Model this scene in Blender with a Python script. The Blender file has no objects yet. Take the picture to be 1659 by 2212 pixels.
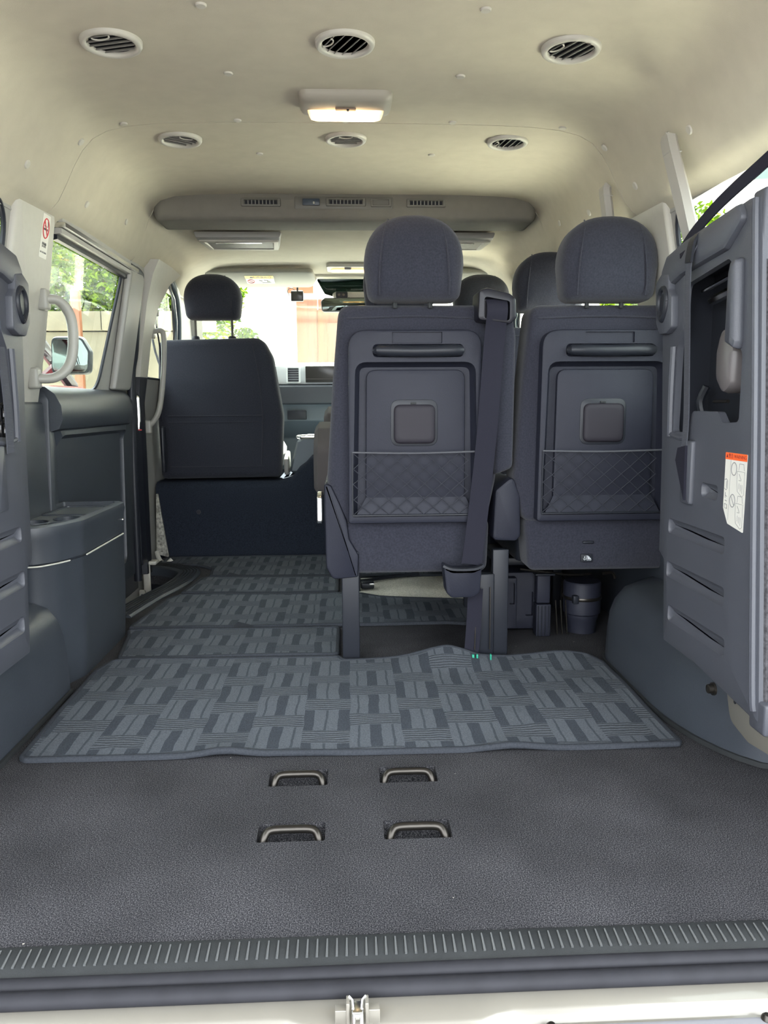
import bpy, bmesh, math, random
from mathutils import Vector, Matrix
random.seed(7)
C = bpy.context.scene.collection
PI = math.pi

# ------------------------------------------------------------------ camera, world, sun, exposure
cam_d = bpy.data.cameras.new('camera'); cam = bpy.data.objects.new('camera', cam_d); C.objects.link(cam)
bpy.context.scene.camera = cam
YAW, PITCH, ROLL = 0.0445, 0.1401, -0.0063
f = Vector((math.sin(YAW)*math.cos(PITCH), math.cos(YAW)*math.cos(PITCH), -math.sin(PITCH)))
r = Vector((math.cos(YAW), -math.sin(YAW), 0)); u = r.cross(f)
r2 = r*math.cos(ROLL) + u*math.sin(ROLL); u2 = u*math.cos(ROLL) - r*math.sin(ROLL)
M = Matrix((r2, u2, -f)).transposed().to_4x4(); M.translation = Vector((-0.0013, -0.9113, 0.69))
cam.matrix_world = M
cam_d.sensor_fit = 'VERTICAL'; cam_d.sensor_height = 36.0; cam_d.lens = 1661.0/2212.0*36.0
cam_d.clip_start = 0.02; cam_d.clip_end = 200

sc = bpy.context.scene
sc.view_settings.view_transform = 'Standard'; sc.view_settings.look = 'None'
sc.view_settings.gamma = 1.0; sc.view_settings.use_curve_mapping = False
sc.view_settings.exposure = 2.12

w = bpy.data.worlds.new('sky'); sc.world = w; w.use_nodes = True
nt = w.node_tree; bg = nt.nodes['Background']
bg.inputs[0].default_value = (0.90, 0.95, 1.0, 1); bg.inputs[1].default_value = 2.0

sd = bpy.data.lights.new('sun', 'SUN'); sun = bpy.data.objects.new('sun', sd); C.objects.link(sun)
sd.energy = 30.0; sd.angle = math.radians(0.6); sd.color = (1.0, 0.94, 0.82)
sun.rotation_euler = Vector((0.0, -0.50, -0.87)).to_track_quat('-Z', 'Y').to_euler()

# ------------------------------------------------------------------ materials
def lin(c):
    def g(v):
        v /= 255.0
        return v/12.92 if v <= 0.04045 else ((v+0.055)/1.055)**2.4
    return (g(c[0]), g(c[1]), g(c[2]), 1)
MATS = {}
def mat(name, col, rough=0.6, metal=0.0, nscale=0, namt=0.0, bump=0.0, bscale=None, stretch=None, spec=0.5, coat=0.0, sheen=0.0):
    if name in MATS: return MATS[name]
    m = bpy.data.materials.new(name); m.use_nodes = True; t = m.node_tree; b = t.nodes['Principled BSDF']
    base = lin(col) if max(col) > 1.5 else (*col, 1)
    b.inputs['Base Color'].default_value = base; b.inputs['Roughness'].default_value = rough; b.inputs['Metallic'].default_value = metal
    b.inputs['Specular IOR Level'].default_value = spec
    b.inputs['Coat Weight'].default_value = coat
    if sheen: b.inputs['Sheen Weight'].default_value = sheen; b.inputs['Sheen Roughness'].default_value = 0.6
    if namt or bump:
        tc = t.nodes.new('ShaderNodeTexCoord'); mp = t.nodes.new('ShaderNodeMapping')
        if stretch: mp.inputs['Scale'].default_value = stretch
        t.links.new(tc.outputs['Object'], mp.inputs[0])
        n = t.nodes.new('ShaderNodeTexNoise'); n.inputs['Scale'].default_value = nscale or 40; n.inputs['Detail'].default_value = 5
        t.links.new(mp.outputs[0], n.inputs['Vector'])
        if namt:
            cr = t.nodes.new('ShaderNodeMapRange'); cr.inputs['From Min'].default_value = 0.3; cr.inputs['From Max'].default_value = 0.7
            cr.inputs['To Min'].default_value = 1-namt; cr.inputs['To Max'].default_value = 1+namt
            t.links.new(n.outputs[0], cr.inputs[0])
            mx = t.nodes.new('ShaderNodeVectorMath'); mx.operation = 'SCALE'; mx.inputs[0].default_value = base[:3]
            t.links.new(cr.outputs[0], mx.inputs['Scale']); t.links.new(mx.outputs[0], b.inputs['Base Color'])
        if bump:
            n2 = t.nodes.new('ShaderNodeTexNoise'); n2.inputs['Scale'].default_value = bscale or nscale or 300; n2.inputs['Detail'].default_value = 3
            t.links.new(mp.outputs[0], n2.inputs['Vector'])
            bp = t.nodes.new('ShaderNodeBump'); bp.inputs['Strength'].default_value = bump; bp.inputs['Distance'].default_value = 0.002
            t.links.new(n2.outputs[0], bp.inputs['Height']); t.links.new(bp.outputs[0], b.inputs['Normal'])
    MATS[name] = m; return m

def mat_carpet():
    m = bpy.data.materials.new('speckled_carpet'); m.use_nodes = True; t = m.node_tree; b = t.nodes['Principled BSDF']
    tc = t.nodes.new('ShaderNodeTexCoord')
    n = t.nodes.new('ShaderNodeTexNoise'); n.inputs['Scale'].default_value = 520; n.inputs['Detail'].default_value = 5; n.inputs['Roughness'].default_value = 0.8
    n3 = t.nodes.new('ShaderNodeTexNoise'); n3.inputs['Scale'].default_value = 5; n3.inputs['Detail'].default_value = 3
    t.links.new(tc.outputs['Object'], n.inputs['Vector']); t.links.new(tc.outputs['Object'], n3.inputs['Vector'])
    cr = t.nodes.new('ShaderNodeValToRGB'); e = cr.color_ramp.elements
    e[0].position = 0.40; e[0].color = (0.008, 0.0082, 0.010, 1); e[1].position = 0.60; e[1].color = (0.125, 0.122, 0.127, 1)
    q = cr.color_ramp.elements.new(0.50); q.color = (0.027, 0.0268, 0.031, 1)
    t.links.new(n.outputs[0], cr.inputs[0])
    mr = t.nodes.new('ShaderNodeMapRange'); mr.inputs['From Min'].default_value = 0.3; mr.inputs['From Max'].default_value = 0.7; mr.inputs['To Min'].default_value = 0.75; mr.inputs['To Max'].default_value = 1.25
    t.links.new(n3.outputs[0], mr.inputs[0])
    vm = t.nodes.new('ShaderNodeVectorMath'); vm.operation = 'SCALE'; t.links.new(cr.outputs[0], vm.inputs[0]); t.links.new(mr.outputs[0], vm.inputs['Scale'])
    # a few pale crumbs caught in the pile
    v = t.nodes.new('ShaderNodeTexVoronoi'); v.inputs['Scale'].default_value = 14; t.links.new(tc.outputs['Object'], v.inputs['Vector'])
    lt = t.nodes.new('ShaderNodeMath'); lt.operation = 'LESS_THAN'; lt.inputs[1].default_value = 0.022; t.links.new(v.outputs['Distance'], lt.inputs[0])
    mx = t.nodes.new('ShaderNodeMixRGB'); mx.inputs[2].default_value = (0.35, 0.33, 0.28, 1)
    t.links.new(lt.outputs[0], mx.inputs[0]); t.links.new(vm.outputs[0], mx.inputs[1]); t.links.new(mx.outputs[0], b.inputs['Base Color'])
    b.inputs['Roughness'].default_value = 0.95; b.inputs['Specular IOR Level'].default_value = 0.15
    bp = t.nodes.new('ShaderNodeBump'); bp.inputs['Strength'].default_value = 0.4; bp.inputs['Distance'].default_value = 0.0022
    t.links.new(n.outputs[0], bp.inputs['Height']); t.links.new(bp.outputs[0], b.inputs['Normal'])
    return m

def mat_basket():
    """woven mat: chequer of ribbed blocks and blocks of upright bars"""
    m = bpy.data.materials.new('basket_weave_mat'); m.use_nodes = True; t = m.node_tree; b = t.nodes['Principled BSDF']; L = t.links
    def math_(op, a, bb=None, c=None):
        n = t.nodes.new('ShaderNodeMath'); n.operation = op
        for i, x in enumerate((a, bb, c)):
            if x is None: continue
            if isinstance(x, (int, float)): n.inputs[i].default_value = x
            else: L.new(x, n.inputs[i])
        return n.outputs[0]
    tc = t.nodes.new('ShaderNodeTexCoord')
    wn = t.nodes.new('ShaderNodeTexNoise'); wn.inputs['Scale'].default_value = 11; wn.inputs['Detail'].default_value = 6; L.new(tc.outputs['Object'], wn.inputs['Vector'])
    va = t.nodes.new('ShaderNodeVectorMath'); va.operation = 'MULTIPLY_ADD'; va.inputs[1].default_value = (0.014, 0.032, 0); L.new(wn.outputs['Color'], va.inputs[0]); L.new(tc.outputs['Object'], va.inputs[2])
    sp = t.nodes.new('ShaderNodeSeparateXYZ'); L.new(va.outputs[0], sp.inputs[0]); X, Y = sp.outputs[0], sp.outputs[1]
    fu = math_('FRACT', math_('DIVIDE', X, 0.21)); isb = math_('GREATER_THAN', fu, 0.52)
    fv = math_('FRACT', math_('ADD', math_('DIVIDE', Y, 0.168), math_('MULTIPLY', isb, 0.5)))
    chk = math_('GREATER_THAN', fv, 0.37)                               # 1 = upright bars, 0 = ribs
    bars = t.nodes.new('ShaderNodeValToRGB'); bars.color_ramp.interpolation = 'CONSTANT'
    LT, DK, ND = (0.100, 0.111, 0.127, 1), (0.050, 0.057, 0.069, 1), (0.058, 0.066, 0.078, 1)
    e = bars.color_ramp.elements; e[0].position = 0; e[0].color = LT; e[1].position = 0.075; e[1].color = ND
    for p, c in ((0.10, LT), (0.20, DK), (0.315, LT), (0.42, ND), (0.445, LT), (0.52, DK), (0.625, LT), (0.735, ND), (0.76, LT), (0.875, DK)):
        q = bars.color_ramp.elements.new(p); q.color = c
    L.new(fu, bars.inputs[0])
    rib = math_('SINE', math_('MULTIPLY', Y, 2*PI/0.0105)); rib01 = math_('MULTIPLY_ADD', rib, 0.5, 0.5)
    rc = t.nodes.new('ShaderNodeMixRGB'); rc.inputs[1].default_value = (0.070, 0.078, 0.091, 1); rc.inputs[2].default_value = (0.092, 0.101, 0.115, 1); L.new(rib01, rc.inputs[0])
    mx = t.nodes.new('ShaderNodeMixRGB'); L.new(chk, mx.inputs[0]); L.new(rc.outputs[0], mx.inputs[1]); L.new(bars.outputs[0], mx.inputs[2])
    n = t.nodes.new('ShaderNodeTexNoise'); n.inputs['Scale'].default_value = 330; n.inputs['Detail'].default_value = 3; L.new(tc.outputs['Object'], n.inputs['Vector'])
    mr = t.nodes.new('ShaderNodeMapRange'); mr.inputs['From Min'].default_value = 0.3; mr.inputs['From Max'].default_value = 0.7; mr.inputs['To Min'].default_value = 0.8; mr.inputs['To Max'].default_value = 1.2; L.new(n.outputs[0], mr.inputs[0])
    vm = t.nodes.new('ShaderNodeVectorMath'); vm.operation = 'SCALE'; L.new(mx.outputs[0], vm.inputs[0]); L.new(mr.outputs[0], vm.inputs['Scale'])
    L.new(vm.outputs[0], b.inputs['Base Color'])
    b.inputs['Roughness'].default_value = 0.95; b.inputs['Specular IOR Level'].default_value = 0.1
    h = math_('ADD', math_('MULTIPLY', math_('MULTIPLY', rib01, 0.55), math_('SUBTRACT', 1.0, chk)), math_('MULTIPLY', chk, 0.6)); h = math_('ADD', h, math_('MULTIPLY', n.outputs[0], 0.35))
    bp = t.nodes.new('ShaderNodeBump'); bp.inputs['Strength'].default_value = 0.7; bp.inputs['Distance'].default_value = 0.003; L.new(h, bp.inputs['Height']); L.new(bp.outputs[0], b.inputs['Normal'])
    return m

def mat_glass(name='window_glass', refl=0.07, tint=(0.93, 0.97, 0.94, 1)):
    m = bpy.data.materials.new(name); m.use_nodes = True; t = m.node_tree; t.nodes.remove(t.nodes['Principled BSDF'])
    o = t.nodes['Material Output']; tr = t.nodes.new('ShaderNodeBsdfTransparent'); tr.inputs[0].default_value = tint
    g = t.nodes.new('ShaderNodeBsdfGlossy'); g.inputs['Roughness'].default_value = 0.02
    mx = t.nodes.new('ShaderNodeMixShader'); mx.inputs[0].default_value = refl
    t.links.new(tr.outputs[0], mx.inputs[1]); t.links.new(g.outputs[0], mx.inputs[2]); t.links.new(mx.outputs[0], o.inputs[0])
    return m
def mat_emit(name, col, strength):
    m = bpy.data.materials.new(name); m.use_nodes = True; b = m.node_tree.nodes['Principled BSDF']
    b.inputs['Base Color'].default_value = (*col, 1); b.inputs['Emission Color'].default_value = (*col, 1); b.inputs['Emission Strength'].default_value = strength
    return m

HEAD = mat('headliner_cloth', (0.51, 0.475, 0.385), 0.92, nscale=22, namt=0.035, bump=0.12, bscale=420, spec=0.15)
BEIGE = mat('beige_trim_plastic', (0.47, 0.455, 0.40), 0.5, nscale=60, namt=0.02, bump=0.12, bscale=900)
GREYTR = mat('grey_trim_plastic', (0.34, 0.335, 0.31), 0.5, bump=0.12, bscale=900)
DARKTR = mat('dark_green_grey_plastic', (0.039, 0.045, 0.055), 0.36, nscale=8, namt=0.08, bump=0.25, bscale=700)
BLACKP = mat('black_plastic', (0.016, 0.018, 0.024), 0.38, bump=0.08, bscale=800, spec=0.3)
SEATPL = mat('slate_seat_plastic', (0.017, 0.0185, 0.029), 0.5, nscale=12, namt=0.04, bump=0.25, bscale=800, spec=0.25)
PANELPL = mat('folded_seat_plastic', (0.066, 0.070, 0.084), 0.42, nscale=10, namt=0.04, bump=0.2, bscale=900)
FABRIC = mat('charcoal_seat_fabric', (0.026, 0.027, 0.038), 0.95, nscale=240, namt=0.22, bump=0.35, bscale=600, spec=0.1, sheen=0.15)
FABRIC2 = mat('front_seat_fabric', (0.026, 0.028, 0.038), 0.95, nscale=240, namt=0.2, bump=0.35, bscale=600, spec=0.1, sheen=0.12)
FELT = mat('grey_felt', (0.070, 0.068, 0.074), 0.97, nscale=170, namt=0.4, bump=0.6, bscale=300, spec=0.05)
BOXCARP = mat('navy_box_carpet', (0.020, 0.024, 0.034), 0.97, nscale=260, namt=0.3, bump=0.5, bscale=300, spec=0.05)
SANDC = mat('sand_carpet', (0.48, 0.46, 0.40), 0.97, nscale=220, namt=0.3, bump=0.5, bscale=300, spec=0.05)
CARPET = mat_carpet(); BASKET = mat_basket()
PIPING = mat('mat_edge_binding', (0.034, 0.038, 0.046), 0.8, spec=0.2, nscale=300, namt=0.2, bump=0.3)
WEB = mat('belt_webbing', (0.060, 0.064, 0.078), 0.8, nscale=1, namt=0.0, bump=0.6, bscale=260, stretch=(0.2, 0.2, 3))
BELT = mat('dark_belt_webbing', (0.016, 0.016, 0.025), 0.85, spec=0.2, bump=0.2, bscale=500)
PAINT = mat('champagne_body_paint', (0.21, 0.197, 0.168), 0.35, 0.2, nscale=14, namt=0.03, coat=0.4)
RUBBER = mat('weatherstrip_rubber', (0.020, 0.020, 0.024), 0.65, nscale=30, namt=0.12, bump=0.1, spec=0.22)
SCUFF = mat('scuff_plate_plastic', (0.026, 0.028, 0.029), 0.55, nscale=20, namt=0.12, bump=0.2, bscale=700, spec=0.22)
STEEL = mat('grey_steel', (0.055, 0.050, 0.044), 0.33, 0.85, nscale=60, namt=0.1)
CHROME = mat('bright_metal', (0.75, 0.75, 0.73), 0.2, 1.0)
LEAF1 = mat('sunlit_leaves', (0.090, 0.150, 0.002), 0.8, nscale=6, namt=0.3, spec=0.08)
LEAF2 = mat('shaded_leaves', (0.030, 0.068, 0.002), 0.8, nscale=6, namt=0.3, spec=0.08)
CONC = mat('weathered_concrete', (0.105, 0.098, 0.070), 0.9, nscale=3, namt=0.25, bump=0.4, bscale=40)
WHITEW = mat('white_render', (0.80, 0.79, 0.74), 0.85, nscale=4, namt=0.04)
WOOD = mat('varnished_timber', (0.125, 0.045, 0.019), 0.45, nscale=5, namt=0.25, stretch=(6, 6, 0.5))
ASPH = mat('pale_paving', (0.62, 0.60, 0.55), 0.9, nscale=5, namt=0.12, bump=0.3, bscale=60)
GREENP = mat('green_grey_pane', (0.07, 0.11, 0.10), 0.3)
MAROON = mat('maroon_body_paint', (0.10, 0.020, 0.028), 0.25, coat=0.5)
WHITEP = mat('white_paint', (0.75, 0.75, 0.72), 0.4)
ORANGE = mat('orange_print', (0.90, 0.14, 0.03), 0.5)
YELLOW = mat('yellow_print', (0.85, 0.52, 0.03), 0.5)
REDP = mat('red_print', (0.62, 0.05, 0.06), 0.5)
PAPER = mat('white_sticker', (0.70, 0.69, 0.63), 0.5)
INK = mat('grey_ink', (0.20, 0.20, 0.20), 0.6)
DKINK = mat('dark_ink', (0.05, 0.05, 0.05), 0.6)
LOGO = mat('pale_grey_symbol', (0.50, 0.52, 0.54), 0.5)
MIRROR = mat('mirror_silver', (0.13, 0.15, 0.14), 0.02, 1.0)
DASHM = mat('dash_plastic', (0.10, 0.125, 0.145), 0.5, bump=0.2, bscale=500)
GLASS = mat_glass(); SMOKE = mat_glass('dark_visor_glass', 0.03, (0.030, 0.042, 0.036, 1)); WSG = mat_glass('windscreen_glass', 0.012)

# ------------------------------------------------------------------ object helpers
def tag(o, label=None, cat=None, group=None, kind=None):
    if label: o['label'] = label
    if cat: o['category'] = cat
    if group: o['group'] = group
    if kind: o['kind'] = kind
    return o
def mesh_obj(name, verts, faces, m=None, parent=None, smooth=40, mats=None, fmat=None):
    me = bpy.data.meshes.new(name); me.from_pydata([tuple(v) for v in verts], [], faces); me.update()
    bm = bmesh.new(); bm.from_mesh(me); bmesh.ops.remove_doubles(bm, verts=bm.verts, dist=1e-6); bmesh.ops.recalc_face_normals(bm, faces=bm.faces); bm.to_mesh(me); bm.free()
    if smooth:
        me.polygons.foreach_set('use_smooth', [True]*len(me.polygons)); me.set_sharp_from_angle(angle=math.radians(smooth))
    if m: me.materials.append(m)
    o = bpy.data.objects.new(name, me); C.objects.link(o)
    if parent: attach(o, parent)
    return o
def attach(o, parent):
    o.parent = parent; o.matrix_parent_inverse = Matrix.Translation(-Vector(parent.location)) if parent.type == 'EMPTY' else Matrix.Identity(4)
    return o
def thing(name, loc, label, cat, group=None):
    o = bpy.data.objects.new(name, None); C.objects.link(o); o.location = loc; o.empty_display_size = 0.05
    return tag(o, label, cat, group)

class Geo:
    """collects verts and faces of one mesh in world coordinates"""
    def __init__(s): s.v = []; s.f = []
    def add(s, vs, fs):
        n = len(s.v); s.v += [tuple(v) for v in vs]; s.f += [tuple(i+n for i in f_) for f_ in fs]; return s
    def rings(s, rings, closed=True, cap=(True, True)):
        n = len(rings[0]); vs = [p for rg in rings for p in rg]; fs = []
        for i in range(len(rings)-1):
            for j in range(n if closed else n-1):
                a = i*n+j; b = i*n+(j+1) % n; fs.append((a, b, b+n, a+n))
        if closed and cap[0]: fs.append(tuple(reversed(range(n))))
        if closed and cap[1]: fs.append(tuple(range((len(rings)-1)*n, len(rings)*n)))
        return s.add(vs, fs)
    def box(s, lo, hi, b=0.0, M_=None):
        """box, edges chamfered by b"""
        lo = Vector(lo); hi = Vector(hi); c = (lo+hi)/2; h = (hi-lo)/2; b = min(b, min(h)*0.95)
        bm = bmesh.new(); bmesh.ops.create_cube(bm, size=2.0)
        for v in bm.verts: v.co = Vector((v.co.x*h.x, v.co.y*h.y, v.co.z*h.z))
        if b > 0: bmesh.ops.bevel(bm, geom=list(bm.edges), offset=b, segments=3, profile=0.5, affect='EDGES', clamp_overlap=True)
        for v in bm.verts: v.co += c
        if M_ is not None:
            for v in bm.verts: v.co = M_ @ v.co
        bm.verts.index_update(); s.add([v.co.copy() for v in bm.verts], [[v.index for v in f_.verts] for f_ in bm.faces]); bm.free(); return s
    def tube(s, pts, rad, n=8, smooth=0, flat=1.0, up=None):
        P = [Vector(p) for p in pts]
        if smooth: P = catmull(P, smooth)
        R = rad if isinstance(rad, (list, tuple)) else [rad]*len(P)
        if len(R) != len(P): R = [R[int(i*(len(R)-1)/(len(P)-1))] for i in range(len(P))]
        rings = []; pn = None
        for i, p in enumerate(P):
            d = (P[min(i+1, len(P)-1)]-P[max(i-1, 0)]).normalized()
            if pn is None:
                a = Vector(up) if up else (Vector((0, 0, 1)) if abs(d.z) < 0.9 else Vector((1, 0, 0)))
            else: a = pn
            nrm = (a-d*a.dot(d)).normalized(); pn = nrm; bi = d.cross(nrm)
            rings.append([p+nrm*math.cos(t)*R[i]*flat+bi*math.sin(t)*R[i] for t in (2*PI*k/n for k in range(n))])
        return s.rings(rings)
    def ribbon(s, pts, side, wid, th, smooth=4):
        P = catmull([Vector(p) for p in pts], smooth) if smooth else [Vector(p) for p in pts]
        rings = []
        for i, p in enumerate(P):
            d = (P[min(i+1, len(P)-1)]-P[max(i-1, 0)]).normalized(); sd_ = Vector(side); sd_ = (sd_-d*sd_.dot(d)).normalized(); nn = d.cross(sd_)
            rings.append([p+sd_*wid/2+nn*th/2, p-sd_*wid/2+nn*th/2, p-sd_*wid/2-nn*th/2, p+sd_*wid/2-nn*th/2])
        return s.rings(rings)
    def lathe(s, prof, M_, n=24, ex=1.0):
        rings = [[M_ @ Vector((r_*math.cos(2*PI*k/n)*ex, r_*math.sin(2*PI*k/n), z)) for k in range(n)] for r_, z in prof]
        return s.rings(rings, cap=(prof[0][0] > 1e-5, prof[-1][0] > 1e-5))
    def obj(s, name, m, parent=None, smooth=40): return mesh_obj(name, s.v, s.f, m, parent, smooth)

def catmull(P, k):
    out = []
    for i in range(len(P)-1):
        p0 = P[max(i-1, 0)]; p1 = P[i]; p2 = P[i+1]; p3 = P[min(i+2, len(P)-1)]
        for j in range(k):
            t = j/k
            out.append(0.5*((2*p1)+(p2-p0)*t+(2*p0-5*p1+4*p2-p3)*t*t+(-p0+3*p1-3*p2+p3)*t**3))
    out.append(P[-1]); return out
def rp(pts, rad, n=5):
    """polygon with rounded corners; rad one number or one per corner"""
    out = []; N = len(pts)
    for i in range(N):
        p = Vector((*pts[i], 0)); a = Vector((*pts[i-1], 0)); b = Vector((*pts[(i+1) % N], 0)); rr = rad[i] if isinstance(rad, (list, tuple)) else rad
        da = (a-p); db = (b-p); la, lb = da.length, db.length; da.normalize(); db.normalize()
        ang = da.angle(db)
        if rr <= 0 or ang > PI-0.03: out.append((p.x, p.y)); continue
        t = min(rr/math.tan(ang/2), la*0.48, lb*0.48); A = p+da*t; B = p+db*t
        for k in range(n+1):
            s = k/n; q = A*(1-s)**2+p*2*s*(1-s)+B*s*s; out.append((q.x, q.y))
    return out
def shrink(P, d):
    xs_ = [p[0] for p in P]; ys_ = [p[1] for p in P]; cx = (max(xs_)+min(xs_))/2; cy = (max(ys_)+min(ys_))/2; hx = (max(xs_)-min(xs_))/2; hy = (max(ys_)-min(ys_))/2
    return [(cx+(a-cx)*(1-d/hx), cy+(b-cy)*(1-d/hy)) for a, b in P]
def resample(P, n):
    L = [0]
    for a, b in zip(P, P[1:]): L.append(L[-1]+math.hypot(b[0]-a[0], b[1]-a[1]))
    out = []
    for k in range(n):
        q = L[-1]*k/(n-1); i = 0
        while i < len(L)-2 and L[i+1] < q: i += 1
        t = (q-L[i])/max(1e-9, L[i+1]-L[i]); out.append((P[i][0]+(P[i+1][0]-P[i][0])*t, P[i][1]+(P[i+1][1]-P[i][1])*t))
    return out
def head_outline(hc, zb, zt, hw, bot=0.93, e=2.7):
    zm = zb+0.42*(zt-zb); pts = []
    for k in range(25):
        a = PI*k/24; c, s_ = math.cos(a), math.sin(a); pts.append((hc+hw*math.copysign(abs(c)**(2/e), c), zm+(zt-zm)*abs(s_)**(2/e)))
    lo = rp([(hc-hw, zm+0.001), (hc-hw*bot, zb), (hc+hw*bot, zb), (hc+hw, zm+0.001)], [0, 0.028, 0.028, 0], 5)
    return pts+lo[1:-1]
def rect(x0, y0, x1, y1, rad=0.0, n=5): return rp([(x0, y0), (x1, y0), (x1, y1), (x0, y1)], rad, n)
def area2(P): return sum(P[i][0]*P[(i+1) % len(P)][1]-P[(i+1) % len(P)][0]*P[i][1] for i in range(len(P)))
def inset(P, d):
    """move outline inwards by d"""
    if area2(P) < 0: P = P[::-1]; rev = True
    else: rev = False
    N = len(P); out = []
    for i in range(N):
        a = Vector(P[i-1]); p = Vector(P[i]); b = Vector(P[(i+1) % N]); e1 = (p-a); e2 = (b-p)
        if e1.length < 1e-9: e1 = e2
        if e2.length < 1e-9: e2 = e1
        e1.normalize(); e2.normalize(); n1 = Vector((-e1.y, e1.x)); n2 = Vector((-e2.y, e2.x)); nn = n1+n2
        if nn.length < 1e-6: nn = n1
        nn.normalize(); k = min(1/max(nn.dot(n1), 0.5), 1.6); q = p+nn*d*k; out.append((q.x, q.y))
    return out[::-1] if rev else out
def XZ(y0, s=1): return lambda u_, v_, w_: (u_, y0+s*w_, v_)       # w runs forward (+Y)
def YZ(x0, s=1): return lambda u_, v_, w_: (x0+s*w_, u_, v_)       # w runs sideways
def XY(z0, s=1): return lambda u_, v_, w_: (u_, v_, z0+s*w_)
def pillow(g, outl, prof, mp):
    """prof: list of (inset, w); closed slab with rounded edge"""
    if area2(outl) < 0: outl = outl[::-1]
    xs_ = [p[0] for p in outl]; ys_ = [p[1] for p in outl]; cx = (max(xs_)+min(xs_))/2; cy = (max(ys_)+min(ys_))/2; hx = (max(xs_)-min(xs_))/2; hy = (max(ys_)-min(ys_))/2
    def ins(i_):
        if i_ <= 0.0101 and i_ < 0.3*min(hx, hy): return inset(outl, i_)
        return [(cx+(a-cx)*(1-i_/hx), cy+(b-cy)*(1-i_/hy)) for a, b in outl]
    return g.rings([[mp(p[0], p[1], w_) for p in ins(i_)] for i_, w_ in prof])
def slab(g, outl, w0, w1, b, mp):
    s = 1 if w1 > w0 else -1
    return pillow(g, outl, [(b, w0), (b*0.3, w0+s*b*0.3), (0, w0+s*b), (0, w1-s*b), (b*0.3, w1-s*b*0.3), (b, w1)], mp)
def fill2d(loops):
    bm = bmesh.new(); es = []
    for P in loops:
        vs = [bm.verts.new((p[0], p[1], 0)) for p in P]
        for i in range(len(vs)): es.append(bm.edges.new((vs[i], vs[(i+1) % len(vs)])))
    bmesh.ops.triangle_fill(bm, use_beauty=True, use_dissolve=False, edges=es)
    bm.verts.index_update(); vs = [(v.co.x, v.co.y) for v in bm.verts]; fs = [[v.index for v in f_.verts] for f_ in bm.faces]; bm.free(); return vs, fs
def plate(g, outer, holes, trays, th, mp, edge=0.004):
    """plate with through holes and trays (outline, depth, slope inset); edges rolled back; w=0 is the front face"""
    front = inset(outer, edge)
    loops = [front]+[h for h in holes]+[t_[0] for t_ in trays]
    vs, fs = fill2d(loops); g.add([mp(a, b, 0) for a, b in vs], fs)
    g.rings([[mp(*p, w_) for p in inset(outer, i_)] for i_, w_ in ((edge, 0), (edge*0.3, edge*0.3), (0, edge), (0, th))], cap=(False, False))
    for h in holes:
        g.rings([[mp(*p, w_) for p in h] for w_ in (0, th)], cap=(False, False))
    for t_ in trays:
        o_, dep, ins = t_[:3]
        h = o_ if area2(o_) > 0 else o_[::-1]
        g.rings([[mp(*p, w_) for p in inset(h, i_)] for i_, w_ in ((0, 0), (ins*0.2, dep*0.5), (ins, dep))], cap=(False, True))
    vs, fs = fill2d([outer]+holes); g.add([mp(a, b, th) for a, b in vs], fs)
    return g
def text(name, s, size, M_, m, parent, align='CENTER', ext=0.0002):
    cu = bpy.data.curves.new(name, 'FONT'); cu.body = s; cu.size = size; cu.align_x = align; cu.align_y = 'CENTER'; cu.extrude = ext; cu.resolution_u = 2
    t = bpy.data.objects.new(name, cu); C.objects.link(t); dg = bpy.context.evaluated_depsgraph_get()
    me = bpy.data.meshes.new_from_object(t.evaluated_get(dg)); bpy.data.objects.remove(t); bpy.data.curves.remove(cu)
    me.transform(M_); me.materials.clear(); me.materials.append(m); o = bpy.data.objects.new(name, me); C.objects.link(o)
    if parent: attach(o, parent)
    return o
def frame(o, ux, uy):
    """matrix whose x axis is ux, y axis uy, placed at o"""
    ux = Vector(ux).normalized(); uy = Vector(uy).normalized(); uz = ux.cross(uy).normalized(); uy = uz.cross(ux)
    m_ = Matrix((ux, uy, uz)).transposed().to_4x4(); m_.translation = Vector(o); return m_
def copy_tree(o, parent=None):
    c = o.copy(); C.objects.link(c)
    if parent: c.parent = parent
    for ch in list(o.children): copy_tree(ch, c)
    return c

# ------------------------------------------------------------------ setting: floor
def floor_with_wells():
    holes = [rect(-0.158, 0.234, -0.048, 0.288, 0.004), rect(0.047, 0.232, 0.157, 0.287, 0.004),
             rect(-0.158, 0.415, -0.049, 0.478, 0.004), rect(0.047, 0.417, 0.155, 0.478, 0.004)]
    g = Geo()
    stepout = [(-0.88, 0.0), (0.88, 0.0), (0.88, 3.4), (-0.88, 3.4), (-0.88, 2.36), (-0.80, 2.33), (-0.72, 2.26), (-0.70, 2.18), (-0.72, 2.02), (-0.765, 1.80), (-0.80, 1.62), (-0.88, 1.50)]
    plate(g, stepout, [], [(h, 0.045, 0.006) for h in holes], 0.07, XY(0.0, -1), edge=0.0005)
    o = g.obj('floor', CARPET, smooth=30); tag(o, kind='structure')
    return o
floor = floor_with_wells()
g = Geo(); g.box((-0.90, 1.40, -0.34), (-0.66, 2.42, -0.30)); g.box((-0.93, 1.4, -0.34), (-0.90, 2.42, 0.02)); g.box((-0.90, 1.38, -0.34), (-0.66, 1.42, -0.07)); g.box((-0.90, 2.36, -0.34), (-0.66, 2.42, -0.07)); g.box((-0.69, 1.4, -0.34), (-0.66, 2.4, -0.07))
tag(g.obj('trim_1', BLACKP), kind='structure', label='dark plastic well of the side entry step')
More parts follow.
